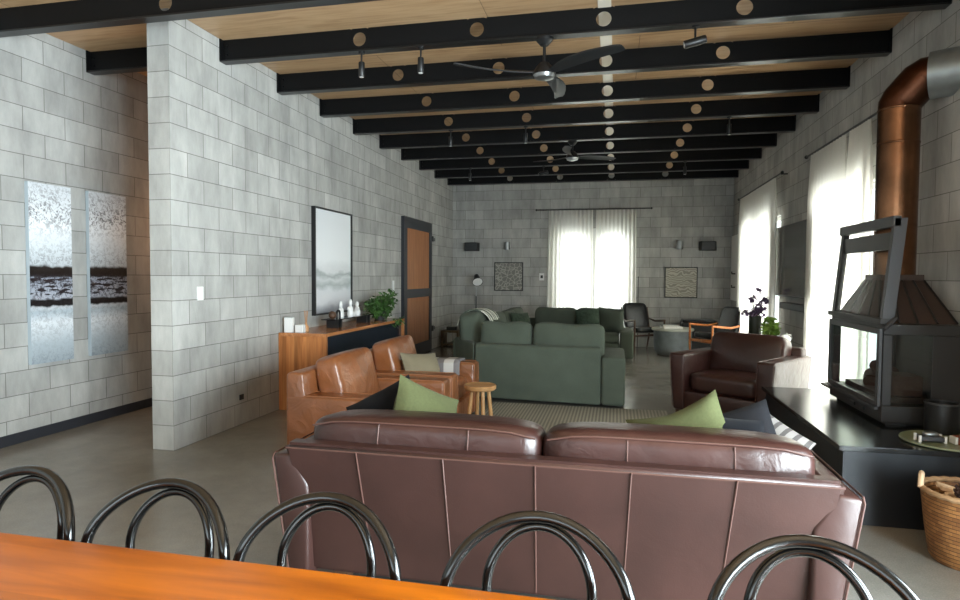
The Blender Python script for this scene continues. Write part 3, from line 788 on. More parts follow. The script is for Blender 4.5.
# ================================================================== GREEN SECTIONAL
def sectional():
    t = thing('sectional_sofa', 'large sage green U-shaped sectional sofa on the concrete floor', 'sofa', (0, 0, 0))
    A = M['green']
    def part(name, *a, bev=0.03, **k):
        b = B(); bx(b, *a, bev, 3); return obj(name, b, A, t, True)
    # near run, back to the camera
    part('base', 1.75, 3.30, -5.80, -5.06, 0.04, 0.30)
    b = B(); prism(b, [(-6.02, 0.04), (-6.0, 0.62), (-5.97, 0.65), (-5.88, 0.65), (-5.82, 0.04)], 1.88, 3.285, 'x', 0.02, seg=3); obj('back', b, A, t, True)
    part('arm', 3.29, 3.54, -6.03, -5.08, 0.04, 0.56, bev=0.035)
    part('seat_cushion', 2.50, 3.28, -5.70, -5.02, 0.30, 0.46, bev=0.05)
    # corner and left run
    b = B(); prism(b, [(1.45, 0.04), (1.44, 0.60), (1.47, 0.64), (1.58, 0.64), (1.62, 0.04)], -5.30, -1.36, 'y', 0.02, seg=3); obj('back', b, A, t, True)
    b = B(); prism(b, [(1.46, -5.28), (1.865, -5.97), (1.865, -5.74), (1.60, -5.28)], 0.04, 0.64, 'z', 0.02, seg=3); obj('corner_back', b, A, t, True)
    part('base', 1.58, 2.42, -5.06, -2.28, 0.04, 0.30)
    for y in (-5.0, -4.1, -3.2):
        part('seat_cushion', 1.72, 2.44, y-0.0, y+0.88, 0.30, 0.46, bev=0.05)
    # far run facing the camera
    part('base', 1.58, 3.50, -2.26, -1.40, 0.04, 0.30)
    b = B(); prism(b, [(-1.34, 0.04), (-1.34, 0.60), (-1.38, 0.64), (-1.47, 0.64), (-1.52, 0.04)], 1.42, 3.50, 'x', 0.02, seg=3); obj('back', b, A, t, True)
    part('arm', 3.505, 3.73, -2.28, -1.36, 0.04, 0.50, bev=0.035)
    part('seat_cushion', 2.46, 3.49, -2.26, -1.62, 0.30, 0.45, bev=0.05)
    def cush(c, s, rot, seed, sag=0.02, mat=None):
        b = B(); soft(b, c, s, 12, 6.5, (0.0, 0.4, 0.04), rot, seed=seed, wob=0.06, sag=sag); return obj('back_cushion', b, mat or A, t, True)
    cush((2.20, -5.73, 0.685), (0.60, 0.20, 0.42), Euler((-0.10, 0.03, 0)), 11, 0.03)
    cush((2.92, -5.73, 0.68), (0.80, 0.20, 0.43), Euler((-0.10, 0.0, 0)), 12, 0.03)
    cush((1.72, -5.15, 0.72), (0.80, 0.26, 0.50), Euler((-0.12, 0, PI/2)), 13, 0.0)
    cush((1.74, -4.2, 0.68), (0.85, 0.24, 0.44), Euler((-0.12, 0, PI/2)), 14)
    cush((1.74, -3.25, 0.66), (0.85, 0.24, 0.42), Euler((-0.12, 0, PI/2)), 15)
    cush((1.74, -2.38, 0.66), (0.72, 0.24, 0.42), Euler((-0.12, 0, PI/2)), 16)
    cush((2.38, -1.66, 0.645), (0.74, 0.22, 0.42), Euler((0.16, 0, 0)), 17)
    cush((3.10, -1.66, 0.645), (0.70, 0.22, 0.42), Euler((0.16, 0, 0)), 18)
    # the near run stands a few degrees off square, its right end closer to the rug
    for o in list(t.children):
        if max(v.co.y for v in o.data.vertices) < -4.9 and max(v.co.x for v in o.data.vertices) > 1.95:
            for v in o.data.vertices: v.co.y += 0.04-0.075*(v.co.x-1.88)
    return t
sectional()
cushion('cushion', 'sage scatter cushion leaning at the right end of the far green seat', 0.46, 0.46, 0.16, TR((3.36, -1.86, 0.65), 0.22, 0.05, -0.35), M['green'], 21)
cushion('cushion', 'mottled green scatter cushion in the middle of the far green seat', 0.42, 0.42, 0.16, TR((2.96, -1.93, 0.655), 0.25, -0.08, 0.1), M['dark_green_cush'], 22)
cushion('cushion', 'dark patterned cushion in the left corner of the green sectional', 0.44, 0.40, 0.16, TR((2.02, -3.4, 0.66), -0.25, 0.05, PI/2-0.5), M['dark_green_cush'], 23)
def throw2():
    bm = B(); n, m2 = 12, 12; g = []
    for i in range(n+1):
        row = []
        for j in range(m2+1):
            u, v = i/n, j/m2
            a = PI*(0.93-0.80*v)
            y = -5.46+u*0.55+0.10*v
            x = 1.735+0.20*math.cos(a)*(1 if v < .5 else 1.1); z = 0.725+0.268*math.sin(a)**0.8
            row.append(bm.verts.new((x, y, z+0.008*math.sin(11*u+v*3))))
        g.append(row)
    for i in range(n):
        for j in range(m2): bm.faces.new((g[i][j], g[i][j+1], g[i+1][j+1], g[i+1][j]))
    o = obj('throw_blanket', bm, M['stripe_throw'], None, True)
    md = o.modifiers.new('thick', 'SOLIDIFY'); md.thickness = 0.01; md.offset = 0
    tag(o, 'pale striped throw draped over the left cushion of the green sectional', 'blanket')
throw2()

# ================================================================== BROWN ARMCHAIR (right)
club_chair('dark brown leather armchair between the green sofa and the raised hearth', (4.66, -6.12, 0), -0.62, M['brown'], M['brown_pipe'], W=1.06, D=0.90, arm=0.64, back=0.72, aw=0.17, cushh=0.45, flare=0.05)
b = B(); soft(b, (0, 0, 0), (0.10, 0.10, 0.11), 8, 3, (0, 0, 0.1), seed=3, wob=0.2); o = obj('folded_cloth', b, M['white_cer'], None, True)
o.location = (5.12, -5.92, 0.77); o.rotation_euler = (0, 0.3, -0.62); tag(o, 'small folded white cloth over the back corner of the brown armchair', 'cloth')

# ================================================================== CONSOLE ALONG THE PARTITION
t = thing('console_cabinet', 'long warm timber console with dark recessed front against the block partition', 'console', (0, -6.94, 0))
b = B(); bx(b, 0.005, 0.54, 0.0, 0.04, 0.0, 0.775, 0.002); obj('side_panel', b, M['console_wood'], t)
b = B(); bx(b, 0.005, 0.54, 2.35, 2.39, 0.0, 0.775, 0.002); obj('side_panel', b, M['console_wood'], t)
b = B(); bx(b, 0.005, 0.54, 0.0, 2.39, 0.775, 0.81, 0.003); obj('top', b, M['console_top'], t)
b = B(); bx(b, 0.005, 0.49, 0.04, 2.35, 0.08, 0.775); obj('body', b, M['dark_skirt'], t)
b = B(); bx(b, 0.49, 0.505, 0.045, 2.345, 0.10, 0.765, 0.002); obj('front_panel', b, M['console_front'], t)
ZC = 0.81
b = B(); bx(b, -0.045, 0.045, -0.03, 0.03, 0, 0.155, 0.004); o = obj('card_box', b, M['white']); o.location = (0.09, -6.87, ZC); o.rotation_euler = (0, 0, 0.1)
b = B(); bx(b, -0.042, 0.042, -0.027, 0.027, 0.155, 0.16, 0.001); obj('lid', b, M['steel'], o)
tag(o, 'tall white box at the near end of the timber console', 'box')
b = B(); bx(b, -0.045, 0.045, -0.03, 0.03, 0, 0.08, 0.004); o = obj('card_box', b, M['white']); o.location = (0.205, -6.85, ZC)
tag(o, 'short white box beside the tall white box on the console', 'box')
t = thing('reed_diffuser', 'small amber reed diffuser standing behind the short white box', 'diffuser', (0.20, -6.72, ZC))
b = B(); lathe(b, [(0, 0), (0.028, 0), (0.03, 0.05), (0.012, 0.075), (0.012, 0.09), (0, 0.09)], 20); obj('bottle', b, M['amber'], t, True)
for a in range(4):
    b = B(); cyl(b, (0, 0, 0.03), (0.02*math.cos(a*1.6), 0.02*math.sin(a*1.6), 0.22), 0.003, 6); obj('reed', b, M['amber'], t)
# small black riser shelf with ornaments
t = thing('riser_shelf', 'low black riser shelf carrying white ornaments on the console', 'shelf', (0.30, -5.85, ZC))
b = B(); bx(b, -0.09, 0.09, -0.55, 0.55, 0.095, 0.105, 0.002); obj('shelf_board', b, M['blackgloss'], t)
for y in (-0.40, 0.42):
    for dy in (-0.05, 0.05):
        b = B(); bx(b, -0.07, 0.07, y+dy-0.012, y+dy+0.012, 0, 0.095, 0.002); obj('leg', b, M['black'], t)
ZS = ZC+0.105
b = B(); lathe(b, [(0, 0)]+[(0.045*math.sin(PI*k/12), 0.045-0.045*math.cos(PI*k/12)) for k in range(1, 12)]+[(0, 0.09)], 20); o = obj('woven_ball', b, M['dark_wood'], None, True); o.location = (0.30, -6.30, ZS); tag(o, 'dark brown ball at the near end of the black riser shelf', 'ornament')
b = B(); tube(b, [(0, 0.04*math.cos(a)*1.0, 0.045+0.045*math.sin(a)) for a in [PI*k/10 for k in range(11)]]+[(0, -0.04, 0.0)], 0.012, 8); tube(b, [(0, 0.04, 0.045), (0, 0.04, 0)], 0.012, 8)
o = obj('arch_ornament', b, M['black'], None, True); o.location = (0.31, -6.17, ZS); tag(o, 'small black arch ornament beside the brown ball on the riser shelf', 'ornament')
def figurine(loc, h, lb, rz):
    b = B()
    lathe(b, [(0, 0), (0.035, 0), (0.042, 0.03), (0.030, h*0.5), (0.016, h*0.62), (0.022, h*0.74), (0.02, h*0.9), (0.008, h), (0, h)], 18)
    soft(b, (0.0, 0.045, 0.03), (0.05, 0.07, 0.055), 6, 2.5); soft(b, (0.0, -0.02, h*0.45), (0.04, 0.06, 0.06), 6, 2.5, rot=Euler((0.6, 0, 0)))
    o = obj('white_figurine', b, M['white_cer'], None, True); o.location = loc; o.rotation_euler = (0, 0, rz); tag(o, lb, 'figurine', 'white ceramic figurines on the riser shelf')
figurine((0.27, -6.02, ZS), 0.19, 'white ceramic figurine next to the black arch, leftmost of three', 0.2)
figurine((0.33, -5.88, ZS), 0.21, 'middle and tallest white ceramic figurine on the riser shelf', -0.4)
figurine((0.29, -5.60, ZS), 0.17, 'white ceramic figurine nearest the potted plant', 0.8)

def leaves(bm, n, c, rad, size, seed, droop=0.2, zsq=1.0, ratio=0.45, hollow=0.3):
    rnd = random.Random(seed)
    for _ in range(n):
        d = Vector((rnd.gauss(0, 1), rnd.gauss(0, 1), rnd.gauss(0, 1))).normalized()
        r = (hollow+(1-hollow)*rnd.random())
        p = Vector(c)+Vector((d.x*rad[0]*r, d.y*rad[1]*r, d.z*rad[2]*r))
        s = size*rnd.uniform(0.7, 1.3)
        e = Euler((rnd.uniform(-1, 1), rnd.uniform(-1, 1), rnd.uniform(0, 6.3))).to_matrix()
        pts = [(-0.5, 0, 0), (-0.15, ratio/2, 0.06), (0.25, ratio/2.4, 0.04), (0.55, 0, -0.08), (0.25, -ratio/2.4, 0.04), (-0.15, -ratio/2, 0.06)]
        vs = [bm.verts.new(p+e @ (Vector(q)*s)) for q in pts]
        bm.faces.new((vs[0], vs[1], vs[2], vs[3])); bm.faces.new((vs[0], vs[3], vs[4], vs[5]))
t = thing('potted_plant', 'leafy green potted plant trailing over the far end of the timber console', 'plant', (0.33, -4.95, ZC))
b = B(); lathe(b, [(0, 0), (0.07, 0), (0.09, 0.10), (0.095, 0.12), (0.085, 0.12), (0.08, 0.09), (0, 0.09)], 24); obj('pot', b, M['pot'], t, True)
b = B(); leaves(b, 420, (0, 0, 0.17), (0.19, 0.36, 0.16), 0.075, 5); leaves(b, 60, (0.05, 0.18, 0.30), (0.12, 0.2, 0.12), 0.075, 6); leaves(b, 30, (0.25, 0.05, -0.02), (0.05, 0.25, 0.08), 0.06, 8); obj('foliage', b, M['leaf'], t)
b = B()
for k in range(9):
    a = k*0.7; tube(b, [(0, 0, 0.09), (0.08*math.cos(a), 0.15*math.sin(a), 0.22), (0.12*math.cos(a), 0.28*math.sin(a), 0.28)], 0.004, 6)
obj('stems', b, M['stem'], t)

# ================================================================== WALL ART
def canvas_mat(seed, mirror):
    m, nt, b = base('abstract_canvas_paint')
    tc = N(nt, 'ShaderNodeTexCoord'); sp = N(nt, 'ShaderNodeSeparateXYZ'); nt.links.new(tc.outputs['Generated'], sp.inputs[0])
    def L(a, c): nt.links.new(a, c)
    # wobbly height
    mp = N(nt, 'ShaderNodeMapping'); mp.inputs['Location'].default_value = (seed, seed*2, 0); mp.inputs['Scale'].default_value = (1, 2.2, 7); L(tc.outputs['Generated'], mp.inputs[0])
    nw = N(nt, 'ShaderNodeTexNoise'); nw.inputs['Scale'].default_value = 3; nw.inputs['Detail'].default_value = 6; L(mp.outputs[0], nw.inputs['Vector'])
    wz = N(nt, 'ShaderNodeMath', operation='MULTIPLY_ADD'); wz.inputs[1].default_value = 0.03; L(nw.outputs[0], wz.inputs[0]); L(sp.outputs[2], wz.inputs[2])
    r = ramp(nt, [(0.0, lin((150, 160, 168))), (0.12, lin((176, 186, 192))), (0.24, lin((222, 226, 230))), (0.30, lin((170, 182, 190))), (0.325, lin((196, 200, 204))),
                  (0.335, lin((22, 18, 18))), (0.365, lin((20, 16, 16))), (0.375, lin((168, 172, 182))), (0.49, lin((150, 156, 168))), (0.50, lin((18, 16, 14))), (0.55, lin((34, 28, 24))), (0.565, lin((190, 196, 200))),
                  (0.66, lin((214, 220, 224))), (0.78, lin((232, 235, 238))), (1.0, lin((206, 210, 214)))])
    L(wz.outputs[0], r.inputs[0])
    # dark flecks in the upper part and streaks in the middle
    n1 = N(nt, 'ShaderNodeTexNoise'); n1.inputs['Scale'].default_value = 14; n1.inputs['Detail'].default_value = 11; n1.inputs['Roughness'].default_value = 0.75; n1.inputs['Distortion'].default_value = 0.8
    m3 = N(nt, 'ShaderNodeMapping'); m3.inputs['Location'].default_value = (seed*3, 0, 0); m3.inputs['Scale'].default_value = (1, 1, 3.4); L(tc.outputs['Generated'], m3.inputs[0]); L(m3.outputs[0], n1.inputs['Vector'])
    zone = ramp(nt, [(0.0, (0.25,)*3), (0.1, (0.1,)*3), (0.22, (0.3,)*3), (0.33, (0.25,)*3), (0.38, (0.85,)*3), (0.49, (0.85,)*3), (0.5, (0.1,)*3), (0.58, (0.45,)*3), (0.7, (0.12,)*3), (0.84, (0.8,)*3), (0.97, (0.4,)*3), (1.0, (0.2,)*3)])
    L(sp.outputs[2], zone.inputs[0])
    fl = ramp(nt, [(0.50, (0.0,)*3), (0.54, (1.0,)*3)]); L(n1.outputs[0], fl.inputs[0])
    mu = N(nt, 'ShaderNodeMath', operation='MULTIPLY'); L(zone.outputs[0], mu.inputs[0]); L(fl.outputs[0], mu.inputs[1])
    mx = N(nt, 'ShaderNodeMix', data_type='RGBA'); L(mu.outputs[0], mx.inputs['Factor']); L(r.outputs[0], mx.inputs['A']); mx.inputs['B'].default_value = (*lin((58, 56, 60)), 1)
    # pale lines in mid zone
    m4 = N(nt, 'ShaderNodeMapping'); m4.inputs['Location'].default_value = (seed, 0, seed); m4.inputs['Scale'].default_value = (1, 1.5, 30); L(tc.outputs['Generated'], m4.inputs[0])
    n4 = N(nt, 'ShaderNodeTexNoise'); n4.inputs['Scale'].default_value = 2.2; n4.inputs['Detail'].default_value = 3; L(m4.outputs[0], n4.inputs['Vector'])
    z4 = ramp(nt, [(0.0, (0,)*3), (0.37, (0,)*3), (0.38, (1,)*3), (0.49, (1,)*3), (0.5, (0,)*3)]); L(sp.outputs[2], z4.inputs[0])
    f4 = ramp(nt, [(0.5, (0,)*3), (0.56, (1,)*3)]); L(n4.outputs[0], f4.inputs[0])
    u4 = N(nt, 'ShaderNodeMath', operation='MULTIPLY'); L(z4.outputs[0], u4.inputs[0]); L(f4.outputs[0], u4.inputs[1])
    mx4 = N(nt, 'ShaderNodeMix', data_type='RGBA'); L(u4.outputs[0], mx4.inputs['Factor']); L(mx.outputs['Result'], mx4.inputs['A']); mx4.inputs['B'].default_value = (*lin((40, 34, 38)), 1)
    L(mx4.outputs['Result'], b.inputs['Base Color']); b.inputs['Roughness'].default_value = 0.35
    bp = N(nt, 'ShaderNodeBump'); bp.inputs['Strength'].default_value = 0.3; bp.inputs['Distance'].default_value = 0.01; L(n1.outputs[0], bp.inputs['Height']); L(bp.outputs[0], b.inputs['Normal'])
    return m
edge = simple('canvas_edge', (168, 180, 188), 0.6)
for i, (y0, y1, lb) in enumerate(((-8.50, -8.09, 'left tall narrow abstract canvas with black bands on the left wall'), (-7.90, -7.46, 'right tall narrow abstract canvas with black bands, nearer the partition end'))):
    t = thing('abstract_canvas', lb, 'painting', (XL, (y0+y1)/2, 0.64), 0, 'tall abstract canvases')
    h = (y1-y0)/2
    b = B(); bx(b, 0.002, 0.035, -h, h, 0, 1.54); obj('stretcher', b, edge, t)
    b = B(); bx(b, 0.035, 0.038, -h+0.001, h-0.001, 0.001, 1.539); obj('painted_face', b, canvas_mat(1.7+i*2.3, i), t)
def mist_mat():
    m, nt, b = base('misty_landscape_print')
    tc = N(nt, 'ShaderNodeTexCoord'); sp = N(nt, 'ShaderNodeSeparateXYZ'); nt.links.new(tc.outputs['Generated'], sp.inputs[0])
    nz = N(nt, 'ShaderNodeTexNoise'); nz.inputs['Scale'].default_value = 3.5; nz.inputs['Detail'].default_value = 6
    mp = N(nt, 'ShaderNodeMapping'); mp.inputs['Scale'].default_value = (1, 1, 3); nt.links.new(tc.outputs['Generated'], mp.inputs[0]); nt.links.new(mp.outputs[0], nz.inputs['Vector'])
    ad = N(nt, 'ShaderNodeMath', operation='MULTIPLY_ADD'); ad.inputs[1].default_value = 0.16; nt.links.new(nz.outputs[0], ad.inputs[0]); nt.links.new(sp.outputs[2], ad.inputs[2])
    r = ramp(nt, [(0.0, lin((128, 130, 136))), (0.12, lin((160, 162, 170))), (0.20, lin((214, 214, 218))), (0.30, lin((208, 210, 214))), (0.36, lin((158, 166, 168))), (0.42, lin((196, 200, 202))),
                  (0.46, lin((150, 158, 160))), (0.50, lin((206, 208, 210))), (0.6, lin((224, 226, 228))), (1.0, lin((222, 224, 226)))])
    nt.links.new(ad.outputs[0], r.inputs[0]); nt.links.new(r.outputs[0], b.inputs['Base Color']); b.inputs['Roughness'].default_value = 0.3
    return m
t = thing('framed_picture', 'large black-framed misty landscape print above the timber console', 'picture', (0, -5.71, 0.94))
b = B(); w_ = 0.51
bx(b, 0.002, 0.05, -w_, -w_+0.02, 0, 1.265); bx(b, 0.002, 0.05, w_-0.02, w_, 0, 1.265); bx(b, 0.002, 0.05, -w_+0.02, w_-0.02, 0, 0.02); bx(b, 0.002, 0.05, -w_+0.02, w_-0.02, 1.245, 1.265)
obj('frame', b, M['black'], t)
b = B(); bx(b, 0.004, 0.03, -w_+0.02, w_-0.02, 0.02, 1.245); obj('print', b, mist_mat(), t)
def line_art(name, c1, c2, scale, kind):
    m, nt, b = base(name)
    tc = N(nt, 'ShaderNodeTexCoord')
    if kind == 'veins':
        v = N(nt, 'ShaderNodeTexVoronoi', feature='DISTANCE_TO_EDGE'); v.inputs['Scale'].default_value = scale; nt.links.new(tc.outputs['Generated'], v.inputs['Vector'])
        r = ramp(nt, [(0.0, lin(c2)), (0.05, lin(c2)), (0.09, lin(c1))]); nt.links.new(v.outputs['Distance'], r.inputs[0])
    else:
        wv = N(nt, 'ShaderNodeTexWave', wave_type='RINGS'); wv.inputs['Scale'].default_value = scale; wv.inputs['Distortion'].default_value = 14; wv.inputs['Detail'].default_value = 1.5; wv.inputs['Detail Scale'].default_value = 0.9
        nt.links.new(tc.outputs['Generated'], wv.inputs['Vector'])
        r = ramp(nt, [(0.35, lin(c1)), (0.6, lin(c2))]); nt.links.new(wv.outputs['Fac'], r.inputs[0])
    nt.links.new(r.outputs[0], b.inputs['Base Color']); b.inputs['Roughness'].default_value = 0.7
    return m
for x0, x1, z0, z1, lb, mt in ((0.92, 1.53, 1.10, 1.70, 'square dark-framed print of tangled pale lines, left of the end window', line_art('tangled_line_print', (126, 125, 118), (172, 169, 160), 7, 'veins')),
                               (4.37, 4.99, 1.0, 1.61, 'square dark-framed contour-line print, right of the end window', line_art('contour_line_print', (150, 146, 134), (190, 185, 170), 4, 'wave'))):
    t = thing('framed_print', lb, 'picture', ((x0+x1)/2, 0, z0), 0, 'square framed prints on the end wall'); h = (x1-x0)/2; H = z1-z0
    b = B(); bx(b, -h, -h+0.018, -0.04, -0.002, 0, H); bx(b, h-0.018, h, -0.04, -0.002, 0, H); bx(b, -h+0.018, h-0.018, -0.04, -0.002, 0, 0.018); bx(b, -h+0.018, h-0.018, -0.04, -0.002, H-0.018, H); obj('frame', b, M['black'], t)
    b = B(); bx(b, -h+0.018, h-0.018, -0.03, -0.004, 0.018, H-0.018); obj('print', b, mt, t)

# ================================================================== WALL FITTINGS
def plate(loc, nx, lb, cat='light switch', w=0.075, h=0.115, mat=None, name='light_switch'):
    t = thing(name, lb, cat, loc, 0)
    b = B()
    if nx == 'x': bx(b, 0.001, 0.01, -w/2, w/2, -h/2, h/2, 0.002)
    else: bx(b, -w/2, w/2, -0.012, -0.001, -h/2, h/2, 0.002)
    obj('plate', b, mat or M['white'], t)
    b = B()
    if nx == 'x': bx(b, 0.01, 0.014, -w/4, w/4, -h/5, h/5, 0.001)
    else: bx(b, -w/4, w/4, -0.016, -0.012, -h/5, h/5, 0.001)
    obj('rocker' if cat == 'light switch' else 'face', b, M['white'] if cat == 'light switch' else M['black'], t)
plate((0, -8.16, 1.25), 'x', 'white light switch on the near part of the block partition')
plate((0, -3.58, 1.25), 'x', 'white light switch beside the timber sliding door', h=0.16)
plate((0, -7.59, 0.26), 'x', 'small black floor-level socket on the partition', 'socket', 0.06, 0.05, M['black'], 'wall_socket')
plate((1.92, 0, 1.40), 'y', 'small white thermostat between the left print and the end curtain', 'thermostat', 0.10, 0.15, None, 'thermostat')
def speaker(x, lb):
    t = thing('wall_speaker', lb, 'speaker', (x, 0, 2.02), 0, 'black wall speakers on the end wall')
    b = B(); prism(b, [(-0.17, -0.06), (0.17, -0.06), (0.13, -0.20), (-0.13, -0.20)], -0.09, 0.09, 'z', 0.012); obj('cabinet', b, M['black'], t)
    b = B(); bx(b, -0.12, 0.12, -0.208, -0.2, -0.075, 0.075, 0.003); obj('grille', b, M['pot'], t)
    b = B(); bx(b, -0.03, 0.03, -0.06, -0.001, -0.02, 0.02); obj('bracket', b, M['black'], t)
speaker(0.44, 'black wall speaker left of the end window'); speaker(5.16, 'black wall speaker right of the end window')
for x, lb in ((1.20, 'round steel up-and-down wall light above the left print'), (4.64, 'round steel up-and-down wall light above the right print')):
    t = thing('wall_light', lb, 'wall light', (x, 0, 2.04), 0, 'steel wall lights on the end wall')
    b = B(); lathe(b, [(0.058, -0.08), (0.06, -0.078), (0.06, 0.078), (0.058, 0.08), (0.052, 0.08), (0.052, 0.03), (0, 0.03)], 24, (0, -0.085, 0)); lathe(b, [(0, -0.03), (0.052, -0.03), (0.052, -0.08), (0.058, -0.08)], 24, (0, -0.085, 0)); obj('shade', b, M['steel'], t, True)
    b = B(); bx(b, -0.03, 0.03, -0.03, -0.001, -0.04, 0.04, 0.003); obj('mount', b, M['steel'], t)
# track spotlights hanging from the beams
def spot(x, y, kind, lb, rz=0):
    t = thing('ceiling_spotlight', lb, 'spotlight', (x, y, 3.28), rz, 'black ceiling spotlights')
    b = B(); cyl(b, (0, 0, 0), (0, 0, -0.012), 0.028, 16); cyl(b, (0, 0, -0.01), (0, 0, -0.09), 0.008, 8); obj('mount', b, M['black'], t)
    b = B()
    if kind == 'down': lathe(b, [(0.0, -0.08), (0.024, -0.082), (0.026, -0.09), (0.026, -0.20), (0.022, -0.205), (0, -0.20)], 20); p = (0, 0, -0.203); q = (0, 0, -0.206)
    else:
        lathe(b, [(0.0, -0.08), (0.028, -0.08), (0.03, -0.07), (0.03, 0.07), (0.026, 0.08), (0, 0.075)], 20, mat=TR((0, 0, -0.115), 0, PI/2-0.22, 0)); p = None
    obj('lamp_head', b, M['black'], t, True)
    b = B()
    if kind == 'down': cyl(b, p, q, 0.018, 16)
    else: lathe(b, [(0, -0.083), (0.022, -0.083), (0.022, -0.080), (0, -0.080)], 16, mat=TR((0, 0, -0.115), 0, PI/2-0.22, 0))
    obj('lens', b, M['led'], t)
spot(1.32, -7.82, 'down', 'black ceiling spotlight on the second beam, leftmost of the near pair')
spot(1.84, -7.82, 'down', 'black ceiling spotlight on the second beam, between its neighbour and the near fan')
spot(3.98, -7.82, 'side', 'black ceiling spotlight tilted sideways on the second beam, right of the near fan')
spot(1.33, -5.03, 'down', 'small black ceiling spotlight on the fifth beam, left end')
spot(2.30, -5.03, 'down', 'small black ceiling spotlight on the fifth beam, left of the far fan')
spot(4.69, -5.03, 'down', 'small black ceiling spotlight on the fifth beam, right side')
spot(0.92, -2.245, 'down', 'tiny black ceiling spotlight near the end wall, left side')
spot(2.2, -2.245, 'side', 'tiny black ceiling spotlight near the end wall, left of the far fan')
spot(4.49, -2.245, 'down', 'tiny black ceiling spotlight near the end wall, right side')

# ================================================================== CEILING FANS
M['blade'] = simple('charcoal_fan_blade', (30, 31, 32), 0.45)
def fan(x, y, zh, lb, a0, R=0.66, bladecol=None):
    t = thing('ceiling_fan', lb, 'ceiling fan', (x, y, zh), 0, 'black ceiling fans')
    top = 3.28-zh
    b = B(); lathe(b, [(0, top), (0.065, top), (0.065, top-0.02), (0.03, top-0.06), (0.0, top-0.06)], 24); obj('canopy', b, M['black'], t, True)
    b = B(); cyl(b, (0, 0, 0.05), (0, 0, top-0.05), 0.012, 12); obj('rod', b, M['black'], t, True)
    b = B(); lathe(b, [(0, 0.09), (0.035, 0.088), (0.06, 0.06), (0.085, 0.02), (0.095, -0.005), (0.0, -0.005)], 28); obj('motor', b, M['black'], t, True)
    b = B(); lathe(b, [(0, -0.005), (0.085, -0.005), (0.075, -0.03), (0.04, -0.042), (0, -0.045)], 28); obj('cap', b, M['steel'], t, True)
    for k in range(3):
        a = a0+k*2*PI/3
        bm = B(); n = 14; top_, bot = [], []
        for i in range(n+1):
            u = i/n; r = 0.06+u*(R-0.06)
            ch = 0.03+0.06*math.sin(PI*min(1, u*1.15)**0.8*0.72)*(1 if u < 0.93 else 1-(u-0.93)*7)
            tw = -(0.42-0.2*u); sw = -0.05*math.sin(PI*u)
            row = []
            for e in (-1, -0.3, 0.4, 1):
                row.append((r, sw+e*ch*math.cos(tw)*0.62, 0.012+e*ch*math.sin(tw)*0.62+0.006*(1-e*e)+0.01*u))
            top_.append([bm.verts.new((p[0], p[1], p[2]+0.004)) for p in row]); bot.append([bm.verts.new((p[0], p[1], p[2]-0.004)) for p in row])
        for i in range(n):
            for j in range(3):
                bm.faces.new((top_[i][j], top_[i+1][j], top_[i+1][j+1], top_[i][j+1])); bm.faces.new((bot[i][j+1], bot[i+1][j+1], bot[i+1][j], bot[i][j]))
            for j, fl in ((0, 0), (3, 1)):
                f = (top_[i][j], bot[i][j], bot[i+1][j], top_[i+1][j]); bm.faces.new(f if fl == 0 else f[::-1])
        for i, fl in ((0, 0), (n, 1)):
            for j in range(3):
                f = (top_[i][j], top_[i][j+1], bot[i][j+1], bot[i][j]); bm.faces.new(f if fl == 0 else f[::-1])
        bmesh.ops.recalc_face_normals(bm, faces=bm.faces[:])
        bmesh.ops.transform(bm, matrix=Matrix.Rotation(a, 4, 'Z'), verts=bm.verts[:])
        obj('blade', bm, M['blade'], t, True)
fan(2.855, -7.8172, 3.0, 'nearer black three-blade ceiling fan hanging from the second beam', math.radians(86), 0.72)
fan(2.815, YB0+4*SP, 3.05, 'farther black three-blade ceiling fan in the middle of the room', math.radians(30), 0.66)

# ================================================================== TELEVISION, SOUNDBAR, MEDIA UNIT
t = thing('television', 'large dark flat television on the right wall between the curtains', 'television', (RX, -4.55, 1.63))
b = B(); bx(b, -0.075, -0.03, -0.97, 0.97, -0.46, 0.46, 0.006); obj('casing', b, M['black'], t)
b = B(); bx(b, -0.078, -0.075, -0.955, 0.955, -0.445, 0.445); obj('screen', b, M['screen'], t)
b = B(); bx(b, -0.03, -0.001, -0.2, 0.2, -0.15, 0.15); obj('wall_mount', b, M['black'], t)
M['soundbar'] = simple('grey_fabric_metal', (84, 88, 90), 0.6, 0.1)
t = thing('soundbar', 'slim grey soundbar on the wall under the television', 'soundbar', (RX, -4.6, 1.06))
b = B(); bx(b, -0.13, -0.02, -0.55, 0.50, -0.04, 0.04, 0.012); obj('body', b, M['soundbar'], t)
b = B(); bx(b, -0.131, -0.02, -0.58, -0.55, -0.042, 0.042, 0.006); obj('end_cap', b, M['black'], t)
b = B(); bx(b, -0.02, -0.001, -0.3, 0.3, -0.02, 0.02); obj('bracket', b, M['black'], t)
t = thing('media_unit', 'low dark timber media unit under the television, mostly behind the brown armchair', 'cabinet', (RX, -4.35, 0))
b = B(); bx(b, -0.44, -0.25, -1.05, 1.05, 0.08, 0.55, 0.004); obj('body', b, M['dark_wood'], t)
b = B(); bx(b, -0.46, -0.24, -1.07, 1.07, 0.55, 0.58, 0.003); obj('top', b, M['dark_wood'], t)
for y in (-0.95, 0.95):
    b = B(); bx(b, -0.43, -0.27, y-0.03, y+0.03, 0, 0.08); obj('foot', b, M['black'], t)
t = thing('flower_vase', 'tall dark olive vase of dusky purple flowers in front of the far right curtain', 'vase', (5.33, -3.55, 0.58))
b = B(); lathe(b, [(0, 0), (0.075, 0), (0.085, 0.05), (0.085, 0.27), (0.08, 0.30), (0.072, 0.30), (0.075, 0.26), (0, 0.25)], 28); obj('vessel', b, M['vase'], t, True)
rnd = random.Random(4); st = B(); pf = B()
